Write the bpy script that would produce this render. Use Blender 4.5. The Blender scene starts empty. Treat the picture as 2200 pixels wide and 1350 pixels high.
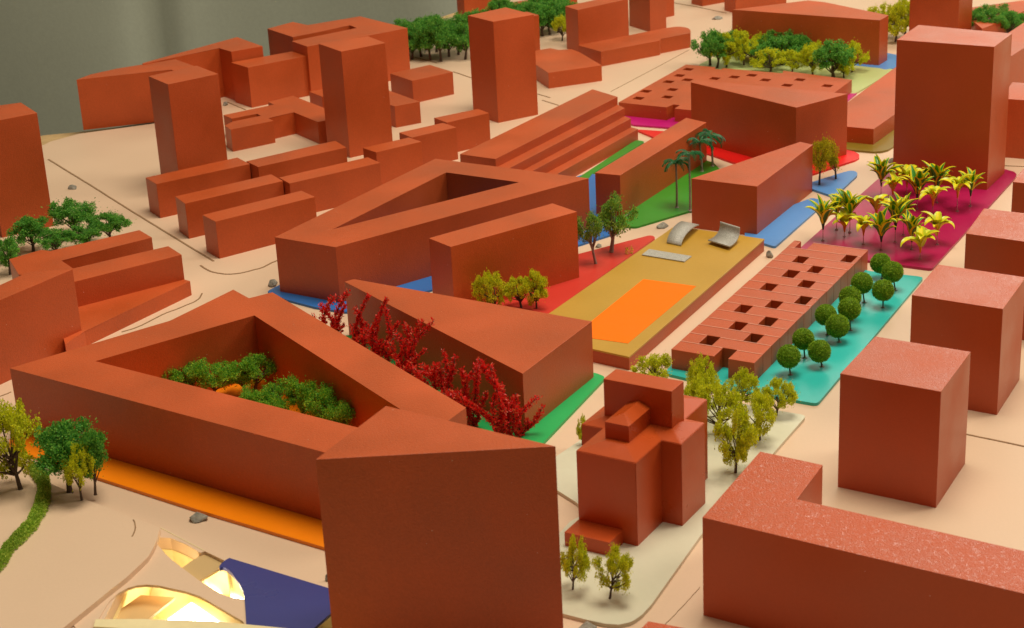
import bpy, bmesh, math, random, json
from mathutils import Vector, Matrix, noise
random.seed(7)
rnd = random.random
def U(a, b): return a + (b - a) * rnd()
S = bpy.context.scene
COL = S.collection
PI = math.pi
# ------------------------------------------------------------------ camera (metres; the table-top model is about 1.6 m deep)
RV, DV, FV = Vector((0.99867583, -0.01869289, -0.04792873)), Vector((-0.05144499, -0.36287567, -0.93041639)), Vector((0.0, 0.93165005, -0.36335682))
cd = bpy.data.cameras.new('camera'); cam = bpy.data.objects.new('camera', cd); COL.objects.link(cam)
m = Matrix.Identity(4)
for i in range(3):
    m[i][0] = RV[i]; m[i][1] = -DV[i]; m[i][2] = -FV[i]
m[2][3] = 0.6
cam.matrix_world = m
cd.sensor_width = 36; cd.lens = 36 * 3788.8 / 2200; cd.clip_start = 0.02; cd.clip_end = 50
cd.dof.use_dof = True; cd.dof.focus_distance = 1.62; cd.dof.aperture_fstop = 26
S.camera = cam
# ------------------------------------------------------------------ light: a warm lit room
w = bpy.data.worlds.new('World'); S.world = w; w.use_nodes = True
bg = w.node_tree.nodes['Background']; bg.inputs[0].default_value = (1.0, 0.76, 0.52, 1); bg.inputs[1].default_value = 0.10
def lamp(name, loc, aim, size, power, col, sy=None):
    l = bpy.data.lights.new(name, 'AREA'); l.energy = power; l.color = col; l.size = size
    if sy: l.shape = 'RECTANGLE'; l.size_y = sy
    o = bpy.data.objects.new(name, l); COL.objects.link(o); o.location = loc
    o.rotation_euler = (Vector(aim) - Vector(loc)).to_track_quat('-Z', 'Y').to_euler()
lamp('ceiling_panel', (.4, 1.5, 2.6), (.2, 1.4, 0), 1.2, 62, (1.0, .89, .70))
lamp('side_lamp', (2.5, 1.8, 2.0), (.1, 1.6, 0), .9, 27, (1.0, .88, .72))
lamp('sheen_light', (1.25, 3.35, 1.0), (.4, 1.6, 0), 1.3, 13, (1.0, .90, .80), .9)  # unseen area light added to give the right-hand roofs their sheen
S.view_settings.view_transform = 'Standard'; S.view_settings.look = 'None'; S.view_settings.gamma = 1
S.view_settings.exposure = 0.0
# ------------------------------------------------------------------ data: plan outlines in metres
DATA = {
 'blocks': [
  {
   'key': 'left_slab',
   'name': 'model_block',
   'label': 'tall terracotta block cut off by the left picture edge, behind the dark green trees',
   'cat': 'building block',
   'group': None,
   'z0': 0.0,
   'h': 0.1301,
   'poly': [[-0.5059, 1.8809], [-0.5362, 1.9326], [-0.5904, 1.9119], [-0.5557, 1.8481]],
   'holes': []},
  {
   'key': 'far_left',
   'name': 'model_block',
   'label': 'long terracotta block with a pointed flat roof at the back left corner of the board',
   'cat': 'building block',
   'group': None,
   'z0': 0.0,
   'h': 0.0688,
   'poly': [[-0.5591, 2.2947], [-0.5456, 2.3219], [-0.5152, 2.3488], [-0.4427, 2.3873], [-0.384, 2.3024], [-0.4016, 2.2751], [-0.4383, 2.3249]],
   'holes': []},
  {
   'key': 'far_wing',
   'name': 'model_block',
   'label': 'thin terracotta wing with a square end, rising behind the pointed block at the back left',
   'cat': 'building block',
   'group': None,
   'z0': 0.0,
   'h': 0.07,
   'poly': [[-0.4847, 2.3681], [-0.373, 2.5056], [-0.3285, 2.4362], [-0.3692, 2.4117], [-0.3893, 2.4383], [-0.4828, 2.3622]],
   'holes': []},
  {
   'key': 'far_low',
   'name': 'model_block',
   'label': 'lower flat-roofed terracotta block in front of the thin wing at the back left',
   'cat': 'building block',
   'group': None,
   'z0': 0.0,
   'h': 0.0565,
   'poly': [[-0.3697, 2.4039], [-0.3423, 2.368], [-0.2669, 2.4204], [-0.2894, 2.455]],
   'holes': []},
  {
   'key': 'far_court',
   'name': 'model_block',
   'label': 'large terracotta block with a narrow slit in its roof, before the grey curtain',
   'cat': 'building block',
   'group': None,
   'z0': 0.0,
   'h': 0.0709,
   'poly': [[-0.3342, 2.5483], [-0.3009, 2.5878], [-0.2764, 2.5587], [-0.2024, 2.6033], [-0.1284, 2.5031], [-0.1818, 2.4649], [-0.2644, 2.415], [-0.2896, 2.4548], [-0.2018, 2.521], [-0.2134, 2.5429], [-0.2463, 2.5144], [-0.2907, 2.482]],
   'holes': []},
  {
   'key': 'tower2',
   'name': 'model_tower',
   'label': 'tall square terracotta tower, middle one of the three back towers, behind the long low bars',
   'cat': 'tower block',
   'group': None,
   'z0': 0.0,
   'h': 0.133,
   'poly': [[-0.2206, 2.1447], [-0.1889, 2.094], [-0.1373, 2.1291], [-0.1612, 2.1729]],
   'holes': []},
  {
   'key': 'cube7',
   'name': 'model_block',
   'label': 'small flat terracotta box standing between two tall towers at the back',
   'cat': 'building block',
   'group': None,
   'z0': 0.0,
   'h': 0.0316,
   'poly': [[-0.1513, 2.3958], [-0.119, 2.3459], [-0.0642, 2.3858], [-0.0972, 2.435]],
   'holes': []},
  {
   'key': 'low8',
   'name': 'model_block',
   'label': 'low terracotta block peeping out on both sides behind the middle back tower',
   'cat': 'building block',
   'group': None,
   'z0': 0.0,
   'h': 0.0286,
   'poly': [[-0.1378, 2.2247], [-0.1056, 2.2424], [-0.1867, 2.3699], [-0.2577, 2.3276], [-0.2375, 2.2956], [-0.1828, 2.2942]],
   'holes': []},
  {
   'key': 'cross9',
   'name': 'model_block',
   'label': 'low cross-shaped terracotta block with stepped arms and a narrow slot, between the two left towers',
   'cat': 'building block',
   'group': None,
   'z0': 0.0,
   'h': 0.0289,
   'poly': [[-0.3507, 2.1711], [-0.3402, 2.1493], [-0.29, 2.1821], [-0.2985, 2.1963], [-0.2675, 2.2201], [-0.2324, 2.1647], [-0.1988, 2.1864], [-0.2777, 2.3083], [-0.3078, 2.2808], [-0.2977, 2.2653], [-0.3594, 2.2242], [-0.3459, 2.2041], [-0.315, 2.2212], [-0.3087, 2.211], [-0.3427, 2.1886]],
   'holes': []},
  {
   'key': 'tower1',
   'name': 'model_tower',
   'label': 'tall square terracotta tower at the left, its grey-brown side turned to the open board',
   'cat': 'tower block',
   'group': None,
   'z0': 0.0,
   'h': 0.133,
   'poly': [[-0.4075, 2.0165], [-0.3775, 1.9707], [-0.3256, 2.0101], [-0.358, 2.0592]],
   'holes': []},
  {
   'key': 'tower3',
   'name': 'model_tower',
   'label': 'tall square terracotta tower in the upper middle, in front of the dark green grove',
   'cat': 'tower block',
   'group': None,
   'z0': 0.0,
   'h': 0.1327,
   'poly': [[-0.0373, 2.2687], [-0.0048, 2.2219], [0.0479, 2.2534], [0.0125, 2.3087]],
   'holes': []},
  {
   'key': 'slab3b',
   'name': 'model_block',
   'label': 'narrow terracotta slab almost hidden right behind the upper middle tower',
   'cat': 'building block',
   'group': None,
   'z0': 0.0,
   'h': 0.06,
   'poly': [[0.0626, 2.5987], [0.0457, 2.6285], [0.009, 2.6071], [0.0257, 2.5729]],
   'holes': []},
  {
   'key': 'bar1',
   'name': 'model_block',
   'label': 'low terracotta bar at the foot of the left tower, left of the back pair',
   'cat': 'building block',
   'group': 'low parallel bars',
   'z0': 0.0,
   'h': 0.0401,
   'poly': [[-0.405, 1.9172], [-0.3882, 1.8893], [-0.2912, 1.9508], [-0.3093, 1.9808]],
   'holes': []},
  {
   'key': 'bar1b',
   'name': 'model_block',
   'label': 'low terracotta bar continuing the back pair to the right, below the middle back tower',
   'cat': 'building block',
   'group': 'low parallel bars',
   'z0': 0.0,
   'h': 0.0401,
   'poly': [[-0.2968, 1.9628], [-0.2801, 1.9368], [-0.1838, 1.9998], [-0.1994, 2.0319]],
   'holes': []},
  {
   'key': 'bar2',
   'name': 'model_block',
   'label': 'low terracotta bar beside the groove in the board, left one of the middle pair',
   'cat': 'building block',
   'group': 'low parallel bars',
   'z0': 0.0,
   'h': 0.04,
   'poly': [[-0.359, 1.8388], [-0.3441, 1.8108], [-0.2456, 1.8769], [-0.2618, 1.9051]],
   'holes': []},
  {
   'key': 'bar2b',
   'name': 'model_block',
   'label': 'low terracotta bar, right one of the middle pair, ending near the staggered bars',
   'cat': 'building block',
   'group': 'low parallel bars',
   'z0': 0.0,
   'h': 0.04,
   'poly': [[-0.2516, 1.8906], [-0.2372, 1.8656], [-0.1405, 1.9287], [-0.1561, 1.9541]],
   'holes': []},
  {
   'key': 'bar3',
   'name': 'model_block',
   'label': 'low terracotta bar nearest the camera of the parallel bars, alone in its row',
   'cat': 'building block',
   'group': 'low parallel bars',
   'z0': 0.0,
   'h': 0.0408,
   'poly': [[-0.3186, 1.7651], [-0.3014, 1.7398], [-0.2042, 1.8087], [-0.2212, 1.8338]],
   'holes': []},
  {
   'key': 'stag_a',
   'name': 'model_block',
   'label': 'terracotta bar, front left one of the three staggered bars',
   'cat': 'building block',
   'group': 'staggered bars',
   'z0': 0.0,
   'h': 0.0401,
   'poly': [[-0.1641, 1.9939], [-0.1474, 1.972], [-0.0959, 2.008], [-0.1115, 2.0293]],
   'holes': []},
  {
   'key': 'stag_b',
   'name': 'model_block',
   'label': 'terracotta bar, middle one of the three staggered bars',
   'cat': 'building block',
   'group': 'staggered bars',
   'z0': 0.0,
   'h': 0.0401,
   'poly': [[-0.1241, 2.0534], [-0.1081, 2.028], [-0.0554, 2.0642], [-0.0718, 2.088]],
   'holes': []},
  {
   'key': 'stag_c',
   'name': 'model_block',
   'label': 'terracotta bar, back right one of the three staggered bars',
   'cat': 'building block',
   'group': 'staggered bars',
   'z0': 0.0,
   'h': 0.0401,
   'poly': [[-0.0835, 2.1133], [-0.0673, 2.0882], [-0.0154, 2.1231], [-0.0292, 2.1462]],
   'holes': []},
  {
   'key': 'court2',
   'name': 'courtyard_block',
   'label': 'terracotta block with a triangular courtyard open in its roof, in the middle of the board',
   'cat': 'building block',
   'group': None,
   'z0': 0.0,
   'h': 0.0586,
   'poly': [[-0.2261, 1.6257], [-0.1641, 1.5863], [0.0873, 1.7666], [-0.0088, 1.8273], [-0.0754, 1.8691]],
   'holes': [[[-0.1709, 1.6408], [-0.0625, 1.8148], [0.0144, 1.7653]]]},
  {
   'key': 'mid',
   'name': 'model_block',
   'label': 'plain upright terracotta slab between the triangular courtyard block and the red sheet',
   'cat': 'building block',
   'group': None,
   'z0': 0.0,
   'h': 0.07,
   'poly': [[-0.0742, 1.5651], [-0.0533, 1.5369], [0.0678, 1.6219], [0.0453, 1.6523]],
   'holes': []},
  {
   'key': 'wedge',
   'name': 'model_block',
   'label': 'terracotta wedge block widening towards the viewer, behind the red bushes',
   'cat': 'building block',
   'group': None,
   'z0': 0,
   'h': 0.0537,
   'poly': [[-0.1502, 1.5029], [-0.142, 1.5087], [0.0666, 1.3746], [0.0059, 1.271]],
   'holes': []},
  {
   'key': 'court1',
   'name': 'courtyard_block',
   'label': 'large terracotta courtyard block with green trees inside, at the left front',
   'cat': 'building block',
   'group': None,
   'z0': 0.0,
   'h': 0.0594,
   'poly': [[-0.4087, 1.323], [-0.293, 1.412], [-0.2477, 1.4813], [-0.2308, 1.4572], [-0.2114, 1.4692], [-0.0378, 1.1993], [-0.0948, 1.1045]],
   'holes': [[[-0.3405, 1.3287], [-0.2209, 1.4141], [-0.084, 1.1979], [-0.1031, 1.1643]]]},
  {
   'key': 'fronttower',
   'name': 'model_tower',
   'label': 'massive terracotta block with a triangular roof, nearest the camera in the lower middle',
   'cat': 'tower block',
   'group': None,
   'z0': 0.0,
   'h': 0.1391,
   'poly': [[-0.0836, 1.0318], [0.0222, 0.9593], [-0.1225, 0.9581]],
   'holes': []},
  {
   'key': 'cube2',
   'name': 'model_cube',
   'label': 'terracotta cube block, middle one of the row right of the turquoise sheet',
   'cat': 'building block',
   'group': 'cubes right of the coloured sheets',
   'z0': 0.0,
   'h': 0.0902,
   'poly': [[0.3176, 1.3036], [0.3791, 1.264], [0.416, 1.33], [0.3547, 1.3702]],
   'holes': []},
  {
   'key': 'cube3',
   'name': 'model_cube',
   'label': 'terracotta cube block cut by the right edge, behind the middle cube of the row',
   'cat': 'building block',
   'group': 'cubes right of the coloured sheets',
   'z0': 0.0,
   'h': 0.0902,
   'poly': [[0.3968, 1.4435], [0.4623, 1.3998], [0.4992, 1.4666], [0.4301, 1.5089]],
   'holes': []},
  {
   'key': 'cube4',
   'name': 'model_cube',
   'label': 'terracotta cube block nearest the camera of the row right of the turquoise sheet',
   'cat': 'building block',
   'group': 'cubes right of the coloured sheets',
   'z0': 0.0,
   'h': 0.0907,
   'poly': [[0.2322, 1.1556], [0.2947, 1.1155], [0.333, 1.1829], [0.2713, 1.2213]],
   'holes': []},
  {
   'key': 'cube5',
   'name': 'model_cube',
   'label': 'terracotta cube block at the right edge, farthest of the row, beside the huge tower',
   'cat': 'building block',
   'group': 'cubes right of the coloured sheets',
   'z0': 0.0,
   'h': 0.0902,
   'poly': [[0.477, 1.5823], [0.547, 1.5366], [0.5727, 1.576], [0.4988, 1.6228]],
   'holes': []},
  {
   'key': 'towerR',
   'name': 'model_tower',
   'label': 'huge square terracotta tower standing on the magenta sheet behind the striped plants',
   'cat': 'tower block',
   'group': None,
   'z0': 0.0,
   'h': 0.161,
   'poly': [[0.4329, 1.8854], [0.5236, 1.8297], [0.5589, 1.887], [0.4721, 1.9528]],
   'holes': []},
  {
   'key': 'Ra',
   'name': 'model_block',
   'label': 'low terracotta block cut by the right edge, right behind the huge tower',
   'cat': 'building block',
   'group': None,
   'z0': 0.0,
   'h': 0.0694,
   'poly': [[0.5712, 1.9592], [0.6402, 1.9239], [0.6732, 1.9947], [0.6045, 2.0296]],
   'holes': []},
  {
   'key': 'Rb',
   'name': 'model_block',
   'label': 'long pale-roofed terracotta bar running off the right edge behind the huge tower',
   'cat': 'building block',
   'group': None,
   'z0': 0.0,
   'h': 0.0713,
   'poly': [[0.6059, 2.18], [0.5741, 2.0607], [0.7598, 2.325], [0.8143, 2.4999]],
   'holes': []},
  {
   'key': 'Rc',
   'name': 'model_block',
   'label': 'flat low terracotta block behind the dark green bush at the upper right corner',
   'cat': 'building block',
   'group': None,
   'z0': 0.0,
   'h': 0.03,
   'poly': [[0.6956, 2.628], [0.8024, 2.6676], [0.818, 2.6386], [0.7571, 2.5581], [0.6937, 2.4897]],
   'holes': []},
  {
   'key': 'towerback',
   'name': 'model_tower',
   'label': 'terracotta tower cut off by the top edge, behind the huge right tower',
   'cat': 'tower block',
   'group': None,
   'z0': 0.0,
   'h': 0.1084,
   'poly': [[0.5987, 2.5326], [0.6581, 2.4869], [0.6908, 2.536], [0.6328, 2.5829]],
   'holes': []},
  {
   'key': 'farwedge',
   'name': 'model_block',
   'label': 'wide terracotta block with a pointed roof outline, behind the grove on pale green',
   'cat': 'building block',
   'group': None,
   'z0': 0.0,
   'h': 0.0663,
   'poly': [[0.3413, 2.5364], [0.4581, 2.5741], [0.4799, 2.5546], [0.5486, 2.4446], [0.5303, 2.4155]],
   'holes': []},
  {
   'key': 'T1',
   'name': 'model_block',
   'label': 'terracotta block cut by the top edge, left one of the pair at the far top',
   'cat': 'building block',
   'group': None,
   'z0': 0.0,
   'h': 0.0339,
   'poly': [[0.3245, 2.9136], [0.3401, 2.889], [0.4161, 2.9339], [0.4002, 2.9594]],
   'holes': []},
  {
   'key': 'T2',
   'name': 'model_block',
   'label': 'terracotta block cut by the top edge, right one of the pair beside the pointed block',
   'cat': 'building block',
   'group': None,
   'z0': 0.0,
   'h': 0.0376,
   'poly': [[0.3708, 2.8489], [0.385, 2.8176], [0.4759, 2.8724], [0.462, 2.905]],
   'holes': []},
  {
   'key': 'T3',
   'name': 'model_block',
   'label': 'terracotta block cut by the top edge in front of the curtain, behind the left grove',
   'cat': 'building block',
   'group': None,
   'z0': 0.0,
   'h': 0.0401,
   'poly': [[-0.0649, 2.9173], [-0.0524, 2.8901], [0.0023, 2.9234], [-0.0107, 2.9514]],
   'holes': []},
  {
   'key': 'T4',
   'name': 'model_block',
   'label': 'low pinkish terracotta block behind the dark green grove at the top edge',
   'cat': 'building block',
   'group': None,
   'z0': 0.0,
   'h': 0.02,
   'poly': [[-0.006, 2.8902], [0.0068, 2.8678], [0.1353, 2.9197], [0.1172, 2.9484]],
   'holes': []},
  {
   'key': 'T5',
   'name': 'model_block',
   'label': 'upright terracotta slab at the top edge, left of the dark one, behind the round-ended bar',
   'cat': 'building block',
   'group': None,
   'z0': 0.0,
   'h': 0.0648,
   'poly': [[0.1035, 2.6299], [0.1203, 2.5967], [0.2003, 2.6597], [0.1831, 2.6896]],
   'holes': []},
  {
   'key': 'T7a',
   'name': 'model_tower',
   'label': 'dark-sided terracotta tower cut by the top edge, right of the upright slab',
   'cat': 'tower block',
   'group': None,
   'z0': 0.0,
   'h': 0.0798,
   'poly': [[0.2097, 2.7674], [0.2376, 2.7128], [0.2651, 2.7362], [0.2374, 2.7916]],
   'holes': []},
  {
   'key': 'T7b',
   'name': 'model_block',
   'label': 'narrow terracotta block peeping out behind the dark-sided tower at the top edge',
   'cat': 'building block',
   'group': None,
   'z0': 0.0,
   'h': 0.0483,
   'poly': [[0.2872, 2.8275], [0.2485, 2.7988], [0.2294, 2.8352], [0.269, 2.8724]],
   'holes': []},
  {
   'key': 'roundbar',
   'name': 'model_block',
   'label': 'long low terracotta bar with a rounded far end, in front of the upright slab',
   'cat': 'building block',
   'group': None,
   'z0': 0.0,
   'h': 0.0219,
   'poly': [[0.1173, 2.5524], [0.1477, 2.5037], [0.2371, 2.5563], [0.2399, 2.5661], [0.2868, 2.5951], [0.2889, 2.6073], [0.2891, 2.6187], [0.2878, 2.6289], [0.2843, 2.6368], [0.2774, 2.6428], [0.2697, 2.6446], [0.2537, 2.6389]],
   'holes': []},
  {
   'key': 'lowflat',
   'name': 'model_block',
   'label': 'low flat terracotta block beside the foot of the upper middle tower',
   'cat': 'building block',
   'group': None,
   'z0': 0.0,
   'h': 0.0224,
   'poly': [[0.0514, 2.4425], [0.0672, 2.3895], [0.143, 2.4182], [0.1172, 2.5034], [0.1068, 2.5275], [0.0873, 2.5262], [0.0757, 2.5413], [0.0364, 2.5219]],
   'holes': []},
  {
   'key': 'trap',
   'name': 'model_block',
   'label': 'big terracotta block with a tapering roof standing on the red sheet',
   'cat': 'building block',
   'group': None,
   'z0': 0.0,
   'h': 0.0755,
   'poly': [[0.2303, 2.0847], [0.3341, 1.943], [0.4024, 1.9921], [0.2359, 2.0945]],
   'holes': []},
  {
   'key': 'small',
   'name': 'model_block',
   'label': 'terracotta block with a trapezoid roof beside the blue strip, right of the palms',
   'cat': 'building block',
   'group': None,
   'z0': 0.0,
   'h': 0.0543,
   'poly': [[0.194, 1.761], [0.2569, 1.7222], [0.3392, 1.8633], [0.3274, 1.8768]],
   'holes': []},
  {
   'key': 'longbar',
   'name': 'model_block',
   'label': 'long narrow terracotta bar behind the palms on the bright green sheet',
   'cat': 'building block',
   'group': None,
   'z0': 0.0,
   'h': 0.0491,
   'poly': [[0.0967, 1.8162], [0.1226, 1.803], [0.2383, 1.9957], [0.2173, 2.0206]],
   'holes': []},
  {
   'key': 'lowR',
   'name': 'model_block',
   'label': 'long low terracotta bar on the olive sheet, left of the huge right tower',
   'cat': 'building block',
   'group': None,
   'z0': 0.0,
   'h': 0.0218,
   'poly': [[0.3811, 2.0611], [0.441, 2.0266], [0.5903, 2.2618], [0.544, 2.3421]],
   'holes': []},
  {
   'key': 'Lshape',
   'name': 'model_block',
   'label': 'L-shaped terracotta block with a glossy speckled roof in the lower right corner',
   'cat': 'building block',
   'group': None,
   'z0': 0.0,
   'h': 0.071,
   'poly': [[0.1132, 0.987], [0.1632, 1.0767], [0.2011, 1.0515], [0.1755, 1.0047], [0.3257, 0.9061], [0.3105, 0.8585]],
   'holes': []},
  {
   'key': 'pinkbottom',
   'name': 'model_block',
   'label': 'terracotta block whose roof just enters the frame at the bottom edge',
   'cat': 'building block',
   'group': None,
   'z0': 0.0,
   'h': 0.05,
   'poly': [[0.0709, 0.9014], [0.1142, 0.881], [0.0945, 0.8514], [0.0513, 0.8701]],
   'holes': []},
  {
   'key': 'M',
   'name': 'model_block',
   'label': 'tall terracotta block cut by the left edge, in front of the low forked block',
   'cat': 'building block',
   'group': None,
   'z0': 0.0,
   'h': 0.0748,
   'poly': [[-0.3965, 1.5152], [-0.4368, 1.5138], [-0.4877, 1.4234], [-0.4704, 1.4045]],
   'holes': []},
  {
   'key': 'wing2',
   'name': 'model_block',
   'label': 'low forked terracotta block with two arms, behind the tall block at the left edge',
   'cat': 'building block',
   'group': None,
   'z0': 0.0,
   'h': 0.0407,
   'poly': [[-0.4939, 1.6538], [-0.4674, 1.6779], [-0.4574, 1.6718], [-0.3777, 1.7255], [-0.3602, 1.6988], [-0.4396, 1.6409], [-0.4225, 1.6151], [-0.3387, 1.6688], [-0.3209, 1.6401], [-0.4167, 1.5745], [-0.4729, 1.6062]],
   'holes': []},
  {
   'key': 'step2',
   'name': 'model_block',
   'label': 'lowest terracotta step of the left group, its front edge cut on the slant',
   'cat': 'building block',
   'group': None,
   'z0': 0.0,
   'h': 0.0149,
   'poly': [[-0.4315, 1.5651], [-0.3217, 1.6403], [-0.3146, 1.6345], [-0.3934, 1.5124], [-0.4047, 1.4823]],
   'holes': []}],
 'stepped': {
  'h': [0.0462, 0.0363, 0.026, 0.0151],
  'edge': [[[-0.0496, 1.9255], [-0.0095, 1.8985], [0.1456, 2.1461], [0.117, 2.1914]], [[-0.0496, 1.9255], [0.0034, 1.8898], [0.1526, 2.1275], [0.117, 2.1914]], [[-0.0496, 1.9255], [0.0131, 1.8832], [0.1591, 2.1146], [0.117, 2.1914]], [[-0.0496, 1.9255], [0.025, 1.8752], [0.1667, 2.1042], [0.117, 2.1914]]]},
 'slab': {
  'h': 0.0129,
  'poly': [[0.0073, 1.458], [0.0982, 1.3912], [0.2574, 1.6768], [0.1731, 1.7318]],
  'pool': [[0.0533, 1.4445], [0.0995, 1.4204], [0.1743, 1.5524], [0.1271, 1.5786]],
  'plate': [[0.1314, 1.6461], [0.1706, 1.6196], [0.1795, 1.6344], [0.1399, 1.6616]],
  'arch': [[0.1597, 1.6792], [0.1731, 1.6684], [0.1902, 1.7035], [0.1745, 1.7165]],
  'jay': [[0.1999, 1.6699], [0.2184, 1.6472], [0.2325, 1.672], [0.2156, 1.6936]]},
 'pav': {
  'h': 0.0205,
  'O': [0.1337, 1.3846],
  'u': [0.065, -0.0392],
  'v': [0.1486, 0.2605],
  'holes': [[0.22, 0.379], [0.656, 0.813], [0.353, 0.506], [0.624, 0.781], [0.211, 0.365], [0.493, 0.644], [0.769, 0.917], [0.227, 0.384], [0.605, 0.766], [0.313, 0.47], [0.546, 0.697], [0.247, 0.394], [0.801, 0.946]]},
 'perf': {
  'h': 0.0194,
  'poly': [[0.1515, 2.2211], [0.2101, 2.184], [0.22, 2.1968], [0.2281, 2.1914], [0.2196, 2.1763], [0.3591, 2.0898], [0.4648, 2.276], [0.3852, 2.3455], [0.3816, 2.3307], [0.3068, 2.3769], [0.3034, 2.3689], [0.2952, 2.3748], [0.2977, 2.3847], [0.2599, 2.4089]],
  'holes': [[[0.251, 2.3789], [0.2619, 2.3718], [0.2684, 2.3831], [0.2575, 2.3901]], [[0.2354, 2.3461], [0.2463, 2.339], [0.2528, 2.3502], [0.2419, 2.3573]], [[0.2431, 2.3197], [0.254, 2.3127], [0.2605, 2.3239], [0.2496, 2.331]], [[0.2174, 2.3146], [0.2283, 2.3075], [0.2348, 2.3188], [0.2239, 2.3259]], [[0.218, 2.2713], [0.2289, 2.2642], [0.2354, 2.2755], [0.2245, 2.2826]], [[0.1828, 2.2699], [0.1937, 2.2629], [0.2002, 2.2741], [0.1893, 2.2812]], [[0.2075, 2.2339], [0.2184, 2.2268], [0.2249, 2.2381], [0.214, 2.2451]], [[0.1702, 2.2352], [0.1811, 2.2281], [0.1876, 2.2394], [0.1767, 2.2465]], [[0.28, 2.3194], [0.2909, 2.3124], [0.2974, 2.3236], [0.2865, 2.3307]], [[0.3068, 2.3221], [0.3177, 2.315], [0.3242, 2.3263], [0.3133, 2.3333]], [[0.3312, 2.3268], [0.3421, 2.3197], [0.3486, 2.331], [0.3377, 2.338]], [[0.345, 2.2971], [0.3559, 2.29], [0.3624, 2.3013], [0.3515, 2.3083]], [[0.3683, 2.263], [0.3792, 2.2559], [0.3857, 2.2672], [0.3748, 2.2743]], [[0.3897, 2.289], [0.4006, 2.2819], [0.4071, 2.2931], [0.3962, 2.3002]], [[0.4188, 2.2493], [0.4297, 2.2423], [0.4362, 2.2535], [0.4253, 2.2606]]]},
 'church': {
  'O': [0.0393, 1.1014],
  'u': [0.85158, -0.52422],
  'he': 0.0667,
  'hD': 0.0953,
  'hE': 0.0831,
  'hF': 0.0133},
 'plates': [
  {
   'name': 'blue_sheet',
   'label': 'thin blue sheet under the triangular courtyard block',
   'mat': 'blue',
   'poly': [[-0.2401, 1.6273], [-0.2159, 1.6007], [-0.1882, 1.5779], [-0.1562, 1.5598], [-0.0775, 1.6086], [0.0747, 1.7208], [0.1177, 1.7545], [0.107, 1.7842], [0.1079, 1.9184], [0.1075, 1.9624], [0.0962, 1.9719], [-0.1881, 1.7109]]},
  {
   'name': 'red_sheet',
   'label': 'coral red sheet running beside the gold-topped slab',
   'mat': 'coral',
   'poly': [[0.0109, 1.6257], [0.0683, 1.6899], [0.1486, 1.7389], [0.153, 1.7299], [0.0282, 1.5181], [-0.0348, 1.5082], [-0.0437, 1.5695]]},
  {
   'name': 'green_sheet',
   'label': 'bright green sheet under the palms and the long narrow bar',
   'mat': 'green',
   'poly': [[0.0928, 1.8024], [0.1249, 1.7718], [0.1354, 1.767], [0.2075, 1.819], [0.2633, 1.8565], [0.2453, 1.9879], [0.2298, 2.0092], [0.1773, 1.9243]]},
  {
   'name': 'narrow_green_sheet',
   'label': 'bright green strip along the foot of the stepped block',
   'mat': 'green',
   'poly': [[0.082, 1.9502], [0.1635, 2.1012], [0.1742, 2.0918], [0.1013, 1.9672], [0.0945, 1.9425]]},
  {
   'name': 'scarlet_sheet',
   'label': 'scarlet sheet under the big block with the tapering roof',
   'mat': 'scarlet',
   'poly': [[0.167, 2.1492], [0.2035, 2.1333], [0.2415, 2.1098], [0.35, 2.0679], [0.406, 2.0123], [0.414, 2.0029], [0.417, 1.9905], [0.4143, 1.9773], [0.4083, 1.9688], [0.3538, 1.925], [0.3224, 1.9024], [0.2646, 1.9892], [0.2499, 2.0154], [0.1862, 2.1096]]},
  {
   'name': 'pink_sheet',
   'label': 'magenta sheet under the perforated block at the back',
   'mat': 'magenta2',
   'poly': [[0.1542, 2.2117], [0.1653, 2.172], [0.2104, 2.1496], [0.2546, 2.1224], [0.3609, 2.0658], [0.4721, 2.2748], [0.47, 2.2828], [0.2762, 2.4055]]},
  {
   'name': 'park_sheet',
   'label': 'pale green sheet under the mixed grove',
   'mat': 'palegreen',
   'poly': [[0.2842, 2.4738], [0.3337, 2.5455], [0.4231, 2.507], [0.5256, 2.402], [0.5492, 2.3884], [0.4671, 2.2683], [0.3919, 2.3196], [0.3148, 2.4026]]},
  {
   'name': 'far_blue_sheet',
   'label': 'blue sheet under the wide pointed block at the back right',
   'mat': 'blue2',
   'poly': [[0.4183, 2.4786], [0.5001, 2.4202], [0.5284, 2.3999], [0.5332, 2.3892], [0.5543, 2.3998], [0.572, 2.4672], [0.5573, 2.4883], [0.4977, 2.5445]]},
  {
   'name': 'olive_sheet',
   'label': 'olive sheet under the long low bar at the right',
   'mat': 'olive',
   'poly': [[0.3677, 2.0397], [0.4076, 2.012], [0.4355, 1.9979], [0.4442, 1.9973], [0.4538, 2.0034], [0.4616, 2.014], [0.5208, 2.1077], [0.44, 2.093]]},
  {
   'name': 'small_blue_sheet',
   'label': 'blue strip under the trapezoid block beside the magenta sheet',
   'mat': 'blue2',
   'poly': [[0.243, 1.7133], [0.2609, 1.6921], [0.2691, 1.6814], [0.3435, 1.8143], [0.344, 1.8225], [0.3341, 1.8351], [0.2498, 1.7608]]},
  {
   'name': 'blue_triangle_sheet',
   'label': 'small rounded blue triangle sheet under the two olive trees',
   'mat': 'blue2',
   'poly': [[0.3381, 1.8871], [0.3459, 1.8929], [0.3851, 1.9222], [0.393, 1.9272], [0.3985, 1.9253], [0.4001, 1.9176], [0.3975, 1.9072], [0.361, 1.8398], [0.3569, 1.8371], [0.3384, 1.8678]]},
  {
   'name': 'magenta_sheet',
   'label': 'large magenta sheet under the striped plants and the huge tower',
   'mat': 'magenta',
   'poly': [[0.415, 1.8852], [0.4374, 1.9183], [0.5196, 1.9333], [0.5604, 1.9073], [0.5677, 1.8959], [0.571, 1.8908], [0.571, 1.8817], [0.5671, 1.8717], [0.4069, 1.5939], [0.3513, 1.6273], [0.2886, 1.6655]]},
  {
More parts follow.
